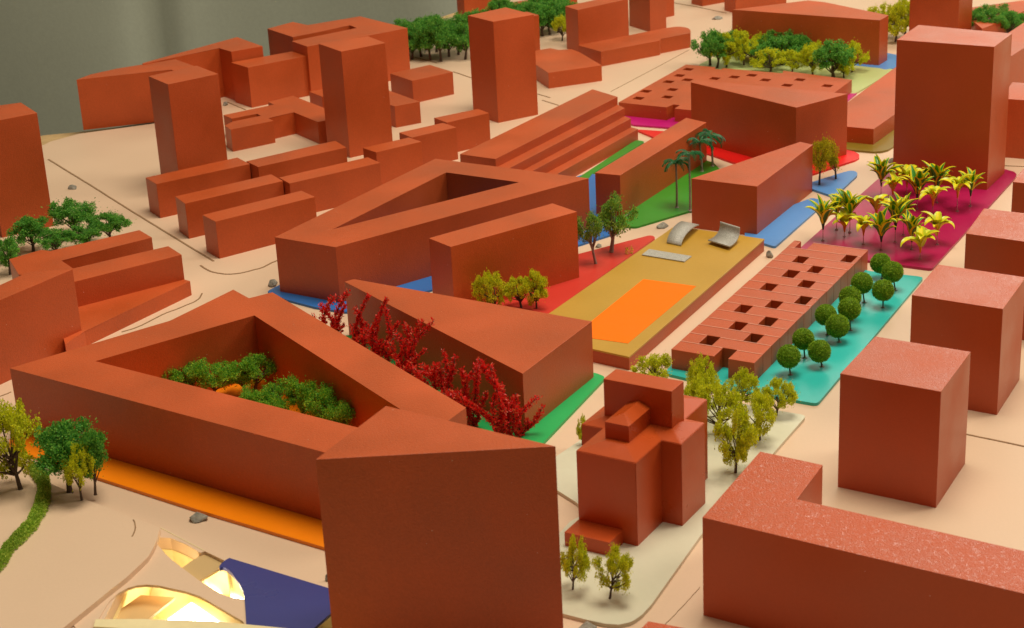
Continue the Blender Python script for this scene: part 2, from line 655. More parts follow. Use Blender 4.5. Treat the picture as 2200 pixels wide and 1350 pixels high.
   'name': 'teal_sheet',
   'label': 'long turquoise sheet under the ball-shaped trees',
   'mat': 'teal',
   'poly': [[0.3411, 1.6066], [0.3455, 1.5979], [0.3942, 1.5732], [0.2428, 1.2972], [0.1967, 1.3244], [0.1427, 1.3633], [0.1299, 1.3734], [0.1285, 1.3791], [0.136, 1.3975], [0.2, 1.4098]]},
  {
   'name': 'emerald_sheet',
   'label': 'emerald green sheet under the wedge block and the red bushes',
   'mat': 'emerald',
   'poly': [[0.0658, 1.3863], [0.0769, 1.3738], [0.0157, 1.2434], [0.0009, 1.202], [-0.0491, 1.2528], [-0.1407, 1.4236], [-0.1824, 1.4808], [-0.175, 1.4932], [-0.1457, 1.5006], [-0.0035, 1.346]]},
  {
   'name': 'orange_sheet',
   'label': 'orange sheet under the large courtyard block',
   'mat': 'orange',
   'poly': [[-0.4148, 1.3111], [-0.4091, 1.2912], [-0.3844, 1.2721], [-0.3212, 1.2262], [-0.2376, 1.1655], [-0.1399, 1.0987], [-0.0723, 1.0538], [-0.0398, 1.2187], [-0.2175, 1.4934], [-0.2471, 1.4918], [-0.3419, 1.4088]]},
  {
   'name': 'cream_sheet',
   'label': 'cream white sheet under the church-like block and its yellow-green trees',
   'mat': 'cream',
   'poly': [[0.2304, 1.2761], [0.2089, 1.2882], [0.1498, 1.3266], [0.1026, 1.3138], [0.0545, 1.26], [0.0265, 1.2231], [0.0111, 1.1906], [0.0273, 1.1673], [0.0397, 1.1473], [0.0469, 1.1313], [0.0338, 1.1185], [0.0177, 1.0873], [0.0083, 1.003], [0.0225, 0.9935], [0.0383, 0.9839], [0.0493, 0.9783], [0.0581, 0.9763], [0.0666, 0.9788], [0.0739, 0.9872], [0.0811, 0.9993], [0.123, 1.0869]]}],
 'board': [[-1.0671, 1.9485], [-0.8072, 2.1404], [-0.5968, 2.2299], [-0.5926, 2.2436], [-0.5623, 2.2765], [-0.4678, 2.3097], [-0.4226, 2.3843], [-0.3564, 2.5956], [-0.2258, 2.7289], [-0.1414, 2.8179], [-0.0825, 2.8976], [0.0282, 3.0456], [0.1608, 3.2517], [0.6256, 3.2135], [1.215, 2.7906], [0.8752, 1.3869], [0.3775, 0.7052], [-0.015, 0.7356], [-0.3776, 0.8224], [-0.8036, 1.3119]],
 'grooves': [
  {
   'pts': [[-0.575, 2.1581], [-0.4999, 2.039], [-0.4317, 1.9295], [-0.3644, 1.8228], [-0.3067, 1.7325]],
   'w': 0.00218},
  {
   'pts': [[-0.3189, 1.7214], [-0.313, 1.712], [-0.3065, 1.7026], [-0.2972, 1.6949], [-0.2873, 1.6905], [-0.279, 1.6901], [-0.2701, 1.6929], [-0.2612, 1.6992], [-0.2524, 1.7056], [-0.2421, 1.7215], [-0.2202, 1.7439]],
   'w': 0.00192},
  {
   'pts': [[-0.305, 1.6374], [-0.3051, 1.6284], [-0.306, 1.622], [-0.3098, 1.6136], [-0.3145, 1.608], [-0.3235, 1.5967], [-0.3338, 1.5857], [-0.3526, 1.5557], [-0.3666, 1.5434]],
   'w': 0.00138},
  {
   'pts': [[-0.1341, 2.6342], [-0.0924, 2.5789]],
   'w': 0.0021},
  {
   'pts': [[-0.0671, 2.5183], [-0.0405, 2.4748]],
   'w': 0.00202},
  {
   'pts': [[0.0503, 2.3627], [0.0669, 2.3387]],
   'w': 0.00191},
  {
   'pts': [[0.0558, 2.3271], [0.0765, 2.2955]],
   'w': 0.00188},
  {
   'pts': [[-0.3825, 2.4082], [-0.3497, 2.358]],
   'w': 0.00195},
  {
   'pts': [[-0.4672, 1.392], [-0.4464, 1.4051], [-0.4389, 1.4131]],
   'w': 0.00105},
  {
   'pts': [[0.3418, 1.2359], [0.3465, 1.2323], [0.3926, 1.2]],
   'w': 0.00168},
  {
   'pts': [[0.5608, 1.9276], [0.5723, 1.9218], [0.6181, 1.9061]],
   'w': 0.00193},
  {
   'pts': [[0.2914, 2.9346], [0.3322, 2.8834], [0.3707, 2.8263]],
   'w': 0.00235},
  {
   'pts': [[0.1502, 2.3542], [0.2169, 2.4666], [0.2834, 2.58]],
   'w': 0.00067},
  {
   'pts': [[0.1153, 1.0223], [0.1016, 0.9992], [0.0863, 0.976]],
   'w': 0.00025}],
 'balls': [
  {
   'p': [0.355, 1.5743, 0.0022],
   'c': [0.3528, 1.5743, 0.0184],
   'r': 0.01,
   'label': 'ball-shaped tree farthest from the camera on the turquoise sheet, by the magenta sheet'},
  {
   'p': [0.3601, 1.5419, 0.0022],
   'c': [0.3569, 1.5419, 0.0212],
   'r': 0.0103,
   'label': 'ball-shaped tree second farthest on the turquoise sheet, half hiding the farthest one'},
  {
   'p': [0.3253, 1.5139, 0.0022],
   'c': [0.3226, 1.5139, 0.0225],
   'r': 0.0103,
   'label': 'ball-shaped tree in the upper left row, close to the plank-roofed block'},
  {
   'p': [0.3394, 1.4993, 0.0022],
   'c': [0.3389, 1.4993, 0.0198],
   'r': 0.0102,
   'label': 'ball-shaped tree standing alone at the right with its whole trunk showing'},
  {
   'p': [0.3054, 1.4721, 0.0022],
   'c': [0.3034, 1.4721, 0.0254],
   'r': 0.0102,
   'label': 'ball-shaped tree half hidden behind another in the middle of the left row'},
  {
   'p': [0.2996, 1.4492, 0.0022],
   'c': [0.2983, 1.4492, 0.0234],
   'r': 0.0105,
   'label': 'ball-shaped tree in the middle of the turquoise sheet, overlapping the one behind it'},
  {
   'p': [0.2778, 1.4412, 0.0022],
   'c': [0.276, 1.4412, 0.0218],
   'r': 0.0098,
   'label': 'ball-shaped tree close to the block wall, partly covered by a larger ball'},
  {
   'p': [0.2847, 1.4234, 0.0022],
   'c': [0.2828, 1.4234, 0.0181],
   'r': 0.0108,
   'label': 'ball-shaped tree in the right row with a shadow toward the block, middle of the sheet'},
  {
   'p': [0.249, 1.3918, 0.0022],
   'c': [0.2476, 1.3918, 0.0206],
   'r': 0.0097,
   'label': 'ball-shaped tree between the two nearest ones, against the block wall'},
  {
   'p': [0.2601, 1.3714, 0.0022],
   'c': [0.2577, 1.3714, 0.0173],
   'r': 0.01,
   'label': 'ball-shaped tree second nearest the camera, at the right'},
  {
   'p': [0.231, 1.3577, 0.0022],
   'c': [0.2294, 1.3577, 0.0197],
   'r': 0.0103,
   'label': 'ball-shaped tree nearest the camera on the turquoise sheet'}],
 'plants': [
  {
   'kind': 'g',
   'p': [0.4063, 1.8216, 0.0022],
   'zc': 0.0254,
   'xc': -0.0012,
   'r': 0.0162,
   'label': 'green striped plant standing apart at the far left corner of the magenta sheet'},
  {
   'kind': 'y',
   'p': [0.4156, 1.8061, 0.0022],
   'zc': 0.0187,
   'xc': -0.0005,
   'r': 0.0129,
   'label': 'yellow plant right beside the far left green one'},
  {
   'kind': 'g',
   'p': [0.4351, 1.7773, 0.0022],
   'zc': 0.0214,
   'xc': -0.0043,
   'r': 0.0186,
   'label': 'large green and yellow striped plant in the middle of the far group'},
  {
   'kind': 'y',
   'p': [0.4356, 1.8272, 0.0022],
   'zc': 0.0199,
   'xc': -0.0001,
   'r': 0.0141,
   'label': 'yellow plant at the back of the far group'},
  {
   'kind': 'g',
   'p': [0.4606, 1.7951, 0.0022],
   'zc': 0.0218,
   'xc': -0.0003,
   'r': 0.0177,
   'label': 'green striped plant with long stiff leaves in front of the huge tower'},
  {
   'kind': 'y',
   'p': [0.4441, 1.746, 0.0022],
   'zc': 0.0252,
   'xc': -0.0019,
   'r': 0.0136,
   'label': 'yellow plant with an orange stem in the far group'},
  {
   'kind': 'y',
   'p': [0.474, 1.7625, 0.0022],
   'zc': 0.0279,
   'xc': 0.0002,
   'r': 0.0127,
   'label': 'yellow plant on a bare clear pin near the tower corner'},
  {
   'kind': 'g',
   'p': [0.4917, 1.7769, 0.0022],
   'zc': 0.0225,
   'xc': 0.0003,
   'r': 0.0139,
   'label': 'green plant with upright and drooping leaves nearest the tower corner'},
  {
   'kind': 'g',
   'p': [0.3194, 1.6912, 0.0022],
   'zc': 0.0233,
   'xc': 0.0002,
   'r': 0.0161,
   'label': 'green striped plant at the left corner of the near group'},
  {
   'kind': 'g',
   'p': [0.3394, 1.723, 0.0022],
   'zc': 0.0224,
   'xc': -0.0029,
   'r': 0.0123,
   'label': 'green striped plant at the back left of the near group'},
  {
   'kind': 'g',
   'p': [0.3508, 1.7118, 0.0022],
   'zc': 0.0263,
   'xc': 0.0015,
   'r': 0.0163,
   'label': 'green striped plant second in the back row of the near group'},
  {
   'kind': 'y',
   'p': [0.3431, 1.7006, 0.0022],
   'zc': 0.0159,
   'xc': -0.0013,
   'r': 0.0142,
   'label': 'yellow plant with one drooping leaf toward the viewer in the near group'},
  {
   'kind': 'y',
   'p': [0.3808, 1.7258, 0.0022],
   'zc': 0.0233,
   'xc': 0.0014,
   'r': 0.0144,
   'label': 'yellow plant at the back of the near group'},
  {
   'kind': 'y',
   'p': [0.357, 1.674, 0.0022],
   'zc': 0.0208,
   'xc': -0.0005,
   'r': 0.012,
   'label': 'yellow plant left of the big green one in the near group'},
  {
   'kind': 'g',
   'p': [0.3706, 1.654, 0.0022],
   'zc': 0.0196,
   'xc': -0.0002,
   'r': 0.0174,
   'label': 'big green striped plant at the front of the near group'},
  {
   'kind': 'g',
   'p': [0.3893, 1.675, 0.0022],
   'zc': 0.0259,
   'xc': 0.0006,
   'r': 0.0176,
   'label': 'green striped plant behind the front right of the near group'},
  {
   'kind': 'g',
   'p': [0.4019, 1.6943, 0.0022],
   'zc': 0.0283,
   'xc': -0.0018,
   'r': 0.0132,
   'label': 'green striped plant at the back right of the near group'},
  {
   'kind': 'g',
   'p': [0.4007, 1.6523, 0.0022],
   'zc': 0.0186,
   'xc': 0.0004,
   'r': 0.0149,
   'label': 'dark green striped plant right of the big green one'},
  {
   'kind': 'y',
   'p': [0.4286, 1.6627, 0.0022],
   'zc': 0.0207,
   'xc': -0.0004,
   'r': 0.013,
   'label': 'yellow plant at the right end of the near group'},
  {
   'kind': 'y',
   'p': [0.4021, 1.6225, 0.0022],
   'zc': 0.0176,
   'xc': -0.0007,
   'r': 0.0147,
   'label': 'yellow plant nearest the camera with an orange stem'}],
 'palms': [
  {
   'p': [0.185, 1.8261, 0.0022],
   'c': [0.1847, 1.8261, 0.0528],
   'r': 0.0173,
   'label': 'palm with the lowest crown, at the left of the four'},
  {
   'p': [0.1981, 1.814, 0.0022],
   'c': [0.1975, 1.814, 0.066],
   'r': 0.0182,
   'label': 'palm second from the left, its long trunk against the bar'},
  {
   'p': [0.2278, 1.9558, 0.0022],
   'c': [0.2255, 1.9558, 0.0369],
   'r': 0.0185,
   'label': 'palm third from the left at the far end of the green sheet'},
  {
   'p': [0.2425, 1.974, 0.0022],
   'c': [0.2406, 1.974, 0.0388],
   'r': 0.0197,
   'label': 'palm highest in the picture, at the right of the four'}],
 'reds': [
  {
   'p': [-0.1645, 1.4784, 0.0022],
   'tips': [[-0.171, 1.4784, 0.0441], [-0.1568, 1.4784, 0.0535], [-0.1452, 1.4784, 0.0525], [-0.1675, 1.4784, 0.0259], [-0.1521, 1.4784, 0.035]],
   'label': 'red bush at the far left end of the row, reaching over the courtyard roof'},
  {
   'p': [-0.1366, 1.4357, 0.0022],
   'tips': [[-0.1235, 1.4357, 0.0647], [-0.1353, 1.4357, 0.0541], [-0.142, 1.4357, 0.037], [-0.1222, 1.4357, 0.0403]],
   'label': 'second red bush from the left end of the row'},
  {
   'p': [-0.1147, 1.4078, 0.0022],
   'tips': [[-0.1066, 1.4078, 0.0675], [-0.1144, 1.4078, 0.0585], [-0.0966, 1.4078, 0.0516], [-0.1248, 1.4078, 0.0385], [-0.1011, 1.4078, 0.0329]],
   'label': 'third red bush from the left end of the row'},
  {
   'p': [-0.089, 1.3685, 0.0022],
   'tips': [[-0.0762, 1.3685, 0.0642], [-0.0655, 1.3685, 0.0624], [-0.0906, 1.3685, 0.0588], [-0.098, 1.3685, 0.0529], [-0.0733, 1.3685, 0.0431], [-0.1044, 1.3685, 0.0448]],
   'label': 'tallest spreading red bush in the middle of the row'},
  {
   'p': [-0.0614, 1.3232, 0.0022],
   'tips': [[-0.0573, 1.3232, 0.0551], [-0.0639, 1.3232, 0.0468], [-0.0497, 1.3232, 0.0378], [-0.076, 1.3232, 0.0413], [-0.0852, 1.3232, 0.0459]],
   'label': 'red bush right of the middle of the row'},
  {
   'p': [-0.0375, 1.2903, 0.0022],
   'tips': [[-0.0421, 1.2903, 0.0534], [-0.0379, 1.2903, 0.0491], [-0.0284, 1.2903, 0.059], [-0.053, 1.2903, 0.0378], [-0.0604, 1.2903, 0.0383]],
   'label': 'red bush with a thick tuft, third from the right end'},
  {
   'p': [-0.0103, 1.2583, 0.0022],
   'tips': [[-0.0188, 1.2583, 0.0712], [-0.027, 1.2583, 0.072], [-0.0167, 1.2583, 0.0479], [-0.0361, 1.2583, 0.039], [-0.0483, 1.2583, 0.0476], [-0.0261, 1.2583, 0.0225]],
   'label': 'red bush with long stems leaning left, second from the right end'},
  {
   'p': [0.0009, 1.2638, 0.0022],
   'tips': [[0.0001, 1.2638, 0.0321], [0.0177, 1.2638, 0.0351], [0.0074, 1.2638, 0.016]],
   'label': 'small red bush at the right end of the row, by the wedge corner'}],
 'rocks': [
  {
   'p': [-0.2376, 1.1565, 0.0],
   'r': 0.0073,
   'hh': 0.0052,
   'label': 'grey stone beside the orange sheet at the lower left'},
  {
   'p': [-0.2369, 1.6512, 0.0],
   'r': 0.0066,
   'hh': 0.0056,
   'label': 'grey stone at the left corner of the triangular courtyard block'},
  {
   'p': [-0.5161, 2.023, 0.0],
   'r': 0.0057,
   'hh': 0.0046,
   'label': 'grey stone on the open board below the left edge block'},
  {
   'p': [0.1641, 1.7689, 0.0],
   'r': 0.0074,
   'hh': 0.0045,
   'label': 'grey stone between the green sheet and the gold-topped slab'},
  {
   'p': [0.2603, 1.6579, 0.0],
   'r': 0.0042,
   'hh': 0.0066,
   'label': 'grey stone between the gold-topped slab and the plank-roofed block'},
  {
   'p': [0.3513, 2.7861, 0.0],
   'r': 0.0083,
   'hh': 0.0045,
   'label': 'grey stone on the board at the far top'},
  {
   'p': [-0.3822, 2.3914, 0.0],
   'r': 0.0053,
   'hh': 0.0046,
   'label': 'grey stone behind the left tower'},
  {
   'p': [0.4482, 1.9575, -0.0],
   'r': 0.0039,
   'hh': 0.005,
   'label': 'grey stone at the foot of the huge tower'},
  {
   'p': [0.0376, 0.974, 0.0],
   'r': 0.0085,
   'hh': 0.0048,
   'label': 'grey stone cut by the bottom edge below the cream sheet'},
  {
   'p': [-0.1348, 1.0565, 0.0],
   'r': 0.0019,
   'hh': 0.0045,
   'label': 'grey stone half hidden behind the nearest tower'},
  {
   'p': [0.0926, 1.7155, 0.0],
   'r': 0.0034,
   'hh': 0.0034,
   'label': 'grey stone behind the two trees on the coral sheet'}],
 'terrain': {
  'terrain': [[-0.5765, 1.3184], [-0.4342, 1.2713], [-0.3824, 1.2405], [-0.3283, 1.1897], [-0.3036, 1.1704], [-0.2845, 1.1544], [-0.262, 1.1365], [-0.2613, 1.1201], [-0.2618, 1.1078], [-0.2635, 1.0946], [-0.2673, 1.0831], [-0.2738, 1.0658], [-0.2819, 1.0496], [-0.2917, 1.0281], [-0.3033, 1.0035], [-0.3163, 0.9744], [-0.3394, 0.9162], [-0.4423, 0.9355]],
  'opening': [[-0.2687, 1.1287], [-0.265, 1.1322], [-0.2538, 1.1294], [-0.241, 1.1188], [-0.2289, 1.1052], [-0.2261, 1.1074], [-0.209, 1.0912], [-0.2076, 1.095], [-0.1025, 1.0225], [-0.1077, 0.9126], [-0.1436, 0.8239], [-0.2496, 0.8328], [-0.2921, 0.9294], [-0.282, 0.9925], [-0.2764, 1.076], [-0.2679, 1.1013]],
  'bridge': [[-0.2715, 1.1404], [-0.2635, 1.1236], [-0.2586, 1.1143], [-0.2537, 1.1052], [-0.2465, 1.0943], [-0.2396, 1.0852], [-0.2248, 1.0657], [-0.2137, 1.0533], [-0.2075, 1.0464], [-0.2016, 1.0411], [-0.1956, 1.0379], [-0.189, 1.036], [-0.1773, 1.0317], [-0.1744, 1.0299], [-0.1724, 1.0266], [-0.172, 1.0198], [-0.1718, 1.0034], [-0.1715, 0.9902], [-0.1796, 0.991], [-0.1863, 1.0077], [-0.1961, 1.0176], [-0.2062, 1.0285], [-0.2132, 1.0361], [-0.2202, 1.043], [-0.231, 1.0508], [-0.2415, 1.0557], [-0.2504, 1.0605], [-0.2597, 1.0628], [-0.2661, 1.0621], [-0.272, 1.0592], [-0.2773, 1.0526], [-0.281, 1.0428], [-0.2826, 1.0307], [-0.2839, 1.0173], [-0.2844, 1.0041], [-0.2939, 1.005], [-0.3035, 1.0207], [-0.2987, 1.0748], [-0.2831, 1.1239]],
  'panel1': [[-0.2268, 1.1117], [-0.2103, 1.0955], [-0.2135, 1.0852], [-0.2256, 1.0693], [-0.2405, 1.0889]],
  'panel2': [[-0.2676, 1.0748], [-0.2428, 1.0691], [-0.2569, 1.0415], [-0.2856, 1.0444]],
  'blue': [[-0.2067, 1.0934], [-0.2088, 1.0906], [-0.2112, 1.0863], [-0.2123, 1.0823], [-0.2115, 1.0785], [-0.21, 1.0807], [-0.2064, 1.0783], [-0.2027, 1.0722], [-0.1989, 1.0645], [-0.1956, 1.0577], [-0.1925, 1.0495], [-0.1903, 1.0422], [-0.1885, 1.0335], [-0.1811, 0.9853], [-0.1476, 0.9542], [-0.141, 0.99], [-0.1289, 1.0116], [-0.1068, 1.0207], [-0.0909, 1.0161]],
  'bar': [[-0.2853, 1.0178], [-0.255, 1.0149], [-0.2071, 1.0076], [-0.1559, 0.9939], [-0.1549, 0.984], [-0.205, 0.9931], [-0.2527, 1.0021], [-0.2849, 1.0082]],
  'lit': [[[-0.2666, 1.1632], [-0.245, 1.1529], [-0.2513, 1.1377]], [[-0.2166, 1.1238], [-0.1949, 1.0866], [-0.2237, 1.1009], [-0.228, 1.108]], [[-0.2361, 1.0883], [-0.2111, 1.0581], [-0.2512, 1.0636]], [[-0.2764, 1.1033], [-0.2738, 1.104], [-0.2913, 1.0714], [-0.2955, 1.0718]]],
  'wood': [[-0.3067, 1.2306], [-0.1901, 1.1798], [-0.1641, 1.0132], [-0.3091, 1.0269], [-0.3337, 1.141]],
  'upper': [[-0.5203, 1.2643], [-0.3965, 1.2402], [-0.377, 1.2219], [-0.3644, 1.2017], [-0.3597, 1.1754], [-0.3597, 1.1462], [-0.3648, 1.112], [-0.3763, 1.0801], [-0.4423, 1.0251]],
  'seam': [[-0.2638, 1.1459], [-0.2449, 1.1268], [-0.2269, 1.1084]],
  'arc': [[-0.2842, 1.1513], [-0.2827, 1.1481], [-0.2813, 1.1432], [-0.2803, 1.1385], [-0.2799, 1.1338], [-0.28, 1.1281], [-0.2804, 1.1255]],
  'hedge': [[-0.3792, 1.2423, 0.005], [-0.3694, 1.2281, 0.005], [-0.3631, 1.2119, 0.005], [-0.3592, 1.1914, 0.005], [-0.3573, 1.1716, 0.005], [-0.3576, 1.1503, 0.005], [-0.3599, 1.1367, 0.005], [-0.3632, 1.1235, 0.005], [-0.366, 1.1104, 0.005], [-0.367, 1.0975, 0.005], [-0.3686, 1.0827, 0.005]]},
 'trees': [
  {
   'kind': 'dark',
   'p': [-0.4729, 1.8402, 0],
   'h': 0.0428,
   'w': 0.0452,
   'lean': 0.0,
   'label': 'tallest dark green tree of the left cluster, in front of the left edge block'},
  {
   'kind': 'dark',
   'p': [-0.4296, 1.8145, 0],
   'h': 0.0344,
   'w': 0.0383,
   'lean': 0.0,
   'label': 'rightmost dark green tree of the left cluster, beside the forked block'},
  {
   'kind': 'dark',
   'p': [-0.5091, 1.7963, 0],
   'h': 0.0378,
   'w': 0.0393,
   'lean': 0.0,
   'label': 'dark green tree in the middle of the left cluster'},
  {
   'kind': 'dark',
   'p': [-0.4814, 1.78, 0],
   'h': 0.0293,
   'w': 0.0358,
   'lean': 0.0,
   'label': 'low dark green tree right behind the forked block at the left'},
  {
   'kind': 'dark',
   'p': [-0.5163, 1.7244, 0],
   'h': 0.0407,
   'w': 0.03,
   'lean': 0.0,
   'label': 'dark green tree at the left picture edge, left of the forked block'},
  {
   'kind': 'dark',
   'p': [-0.4523, 1.795, 0],
   'h': 0.0279,
   'w': 0.036,
   'lean': 0.0,
   'label': 'dark green tree between the tallest and the rightmost of the left cluster'},
  {
   'kind': 'dark',
   'p': [-0.5406, 1.7494, 0],
   'h': 0.0284,
   'w': 0.0305,
   'lean': 0.0,
   'label': 'dark green tree half cut by the left picture edge'},
  {
   'kind': 'dark',
   'p': [-0.145, 2.6777, 0],
   'h': 0.0455,
   'w': 0.045,
   'lean': 0.0,
   'label': 'dark green tree, leftmost in the grove left of the upper middle tower'},
  {
   'kind': 'dark',
   'p': [-0.1306, 2.6117, 0],
   'h': 0.0439,
   'w': 0.0439,
   'lean': 0.0,
   'label': 'dark green tree, third from the left in the grove left of the upper middle tower'},
  {
   'kind': 'dark',
   'p': [-0.117, 2.6272, 0],
   'h': 0.0526,
   'w': 0.0441,
   'lean': 0.0,
   'label': 'dark green tree, fourth from the left in the grove left of the upper middle tower'},
  {
   'kind': 'dark',
   'p': [-0.1022, 2.5992, 0],
   'h': 0.0633,
   'w': 0.0437,
   'lean': 0.0,
   'label': 'dark green tree, sixth from the left in the grove left of the upper middle tower'},
  {
   'kind': 'dark',
   'p': [-0.086, 2.5895, 0],
   'h': 0.0672,
   'w': 0.0435,
   'lean': 0.0,
   'label': 'dark green tree, eighth from the left in the grove left of the upper middle tower'},
  {
   'kind': 'dark',
   'p': [-0.0746, 2.6175, 0],
   'h': 0.0496,
   'w': 0.044,
   'lean': 0.0,
   'label': 'dark green tree, ninth from the left in the grove left of the upper middle tower'},
  {
   'kind': 'dark',
   'p': [-0.0606, 2.6268, 0],
   'h': 0.0589,
   'w': 0.0441,
   'lean': 0.0,
   'label': 'dark green tree, tenth from the left in the grove left of the upper middle tower'},
  {
   'kind': 'dark',
   'p': [-0.0502, 2.6559, 0],
   'h': 0.0573,
   'w': 0.0446,
   'lean': 0.0,
   'label': 'dark green tree, twelfth from the left in the grove left of the upper middle tower'},
  {
   'kind': 'dark',
   'p': [-0.1364, 2.6378, 0],
   'h': 0.0471,
   'w': 0.0443,
   'lean': 0.0,
   'label': 'dark green tree, second from the left in the grove left of the upper middle tower'},
  {
   'kind': 'dark',
   'p': [-0.0943, 2.6533, 0],
   'h': 0.0573,
   'w': 0.0445,
   'lean': 0.0,
   'label': 'dark green tree, seventh from the left in the grove left of the upper middle tower'},
  {
   'kind': 'dark',
   'p': [-0.1111, 2.6699, 0],
   'h': 0.0504,
   'w': 0.0448,
   'lean': 0.0,
   'label': 'dark green tree, fifth from the left in the grove left of the upper middle tower'},
  {
   'kind': 'dark',
   'p': [-0.0499, 2.5935, 0],
   'h': 0.0548,
   'w': 0.0436,
   'lean': 0.0,
   'label': 'dark green tree, eleventh from the left in the grove left of the upper middle tower'},
  {
   'kind': 'dark',
   'p': [-0.0288, 2.7026, 0],
   'h': 0.0509,
   'w': 0.0453,
   'lean': 0.0,
   'label': 'dark green tree, leftmost in the grove right of the upper middle tower'},
  {
   'kind': 'dark',
   'p': [0.0309, 2.7903, 0],
   'h': 0.0404,
   'w': 0.0467,
   'lean': 0.0,
   'label': 'dark green tree, third from the left in the grove right of the upper middle tower'},
  {
   'kind': 'dark',
   'p': [0.0523, 2.7574, 0],
   'h': 0.0481,
   'w': 0.0462,
   'lean': 0.0,
   'label': 'dark green tree, fourth from the left in the grove right of the upper middle tower'},
  {
   'kind': 'dark',
   'p': [0.0696, 2.726, 0],
   'h': 0.0483,
   'w': 0.0457,
   'lean': 0.0,
   'label': 'dark green tree, sixth from the left in the grove right of the upper middle tower'},
  {
   'kind': 'dark',
   'p': [0.0823, 2.7331, 0],
   'h': 0.0492,
   'w': 0.0458,
   'lean': 0.0,
   'label': 'dark green tree, seventh from the left in the grove right of the upper middle tower'},
  {
   'kind': 'dark',
   'p': [0.096, 2.7468, 0],
   'h': 0.0501,
   'w': 0.046,
   'lean': 0.0,
   'label': 'dark green tree, ninth from the left in the grove right of the upper middle tower'},
  {
   'kind': 'dark',
   'p': [0.0612, 2.8076, 0],
   'h': 0.0458,
   'w': 0.047,
   'lean': 0.0,
   'label': 'dark green tree, fifth from the left in the grove right of the upper middle tower'},
  {
   'kind': 'dark',
   'p': [0.0879, 2.8189, 0],
   'h': 0.0452,
   'w': 0.0472,
   'lean': 0.0,
   'label': 'dark green tree, eighth from the left in the grove right of the upper middle tower'},
  {
   'kind': 'dark',
   'p': [0.0052, 2.8213, 0],
   'h': 0.0453,
   'w': 0.0472,
   'lean': 0.0,
   'label': 'dark green tree, second from the left in the grove right of the upper middle tower'},
  {
   'kind': 'dark',
   'p': [0.1048, 2.7793, 0],
   'h': 0.0476,
   'w': 0.0466,
   'lean': 0.0,
   'label': 'dark green tree, tenth from the left in the grove right of the upper middle tower'},
  {
   'kind': 'yellow',
   'p': [0.0991, 2.6857, 0],
   'h': 0.0434,
   'w': 0.032,
   'lean': 0.0,
   'label': 'yellow-green tree at the edge of the dark grove, beside the upright slab'},
  {
   'kind': 'dark',
   'p': [0.3005, 2.4674, 0.0022],
   'h': 0.0504,
   'w': 0.0445,
   'lean': -0.0011,
   'label': 'dark green tree at the left end of the mixed grove'},
  {
   'kind': 'dark',
   'p': [0.3085, 2.4513, 0.0022],
   'h': 0.0494,
   'w': 0.0389,
   'lean': 0.0029,
   'label': 'dark green tree, second from the left end of the mixed grove'},
  {
   'kind': 'yellow',
   'p': [0.322, 2.4523, 0.0022],
   'h': 0.0551,
   'w': 0.0416,
   'lean': -0.0007,
   'label': 'yellow-green tree, leftmost inside the mixed grove'},
  {
   'kind': 'dark',
   'p': [0.3405, 2.5199, 0.0022],
   'h': 0.0383,
   'w': 0.0386,
   'lean': 0.0,
   'label': 'dark green tree, leftmost inside the mixed grove'},
  {
   'kind': 'yellow',
   'p': [0.3475, 2.4569, 0.0022],
   'h': 0.0528,
   'w': 0.0377,
   'lean': 0.0009,
   'label': 'yellow-green tree, second from the left inside the mixed grove'},
  {
   'kind': 'dark',
   'p': [0.3619, 2.4855, 0.0022],
   'h': 0.0285,
   'w': 0.0409,
   'lean': 0.0,
   'label': 'dark green tree, second from the left inside the mixed grove'},
  {
   'kind': 'yellow',
   'p': [0.3744, 2.4885, 0.0022],
   'h': 0.042,
   'w': 0.0341,
   'lean': 0.0,
   'label': 'yellow-green tree, third from the left inside the mixed grove'},
  {
   'kind': 'dark',
   'p': [0.3874, 2.4944, 0.0022],
   'h': 0.0387,
   'w': 0.0452,
   'lean': 0.0,
   'label': 'dark green tree, fourth from the left inside the mixed grove'},
  {
   'kind': 'yellow',
   'p': [0.3778, 2.4109, 0.0022],
   'h': 0.0363,
   'w': 0.0438,
   'lean': 0.0,
   'label': 'yellow-green tree, fourth from the left inside the mixed grove'},
  {
   'kind': 'dark',
   'p': [0.4, 2.4481, 0.0022],
   'h': 0.0401,
   'w': 0.0471,
   'lean': 0.0,
   'label': 'dark green tree, fifth from the left inside the mixed grove'},
  {
   'kind': 'dark',
   'p': [0.4183, 2.4786, 0.0022],
   'h': 0.0418,
   'w': 0.0477,
   'lean': 0.0,
   'label': 'dark green tree, sixth from the left inside the mixed grove'},
  {
   'kind': 'yellow',
   'p': [0.4049, 2.394, 0.0022],
   'h': 0.0348,
   'w': 0.037,
   'lean': 0.0013,
   'label': 'yellow-green tree, fifth from the left inside the mixed grove'},
  {
   'kind': 'dark',
   'p': [0.4302, 2.4701, 0.0022],
   'h': 0.0377,
   'w': 0.0449,
   'lean': 0.0,
   'label': 'dark green tree, seventh from the left inside the mixed grove'},
  {
   'kind': 'yellow',
   'p': [0.432, 2.3826, 0.0022],
   'h': 0.045,
   'w': 0.0369,
   'lean': -0.002,
   'label': 'yellow-green tree with a dark trunk in the front row of the mixed grove'},
  {
   'kind': 'yellow',
   'p': [0.4483, 2.4374, 0.0022],
   'h': 0.0373,
   'w': 0.035,
   'lean': 0.0,
   'label': 'yellow-green tree, sixth from the left inside the mixed grove'},
  {
   'kind': 'dark',
   'p': [0.4549, 2.3507, 0.0022],
   'h': 0.0509,
   'w': 0.0547,
   'lean': -0.0026,
   'label': 'dark green tree at the right front of the mixed grove before the wide block'},
  {
   'kind': 'yellow',
   'p': [0.4699, 2.3555, 0.0022],
   'h': 0.0375,
   'w': 0.0314,
   'lean': -0.0007,
   'label': 'slim yellow-green tree between the last two trees of the mixed grove'},
  {
   'kind': 'yellow',
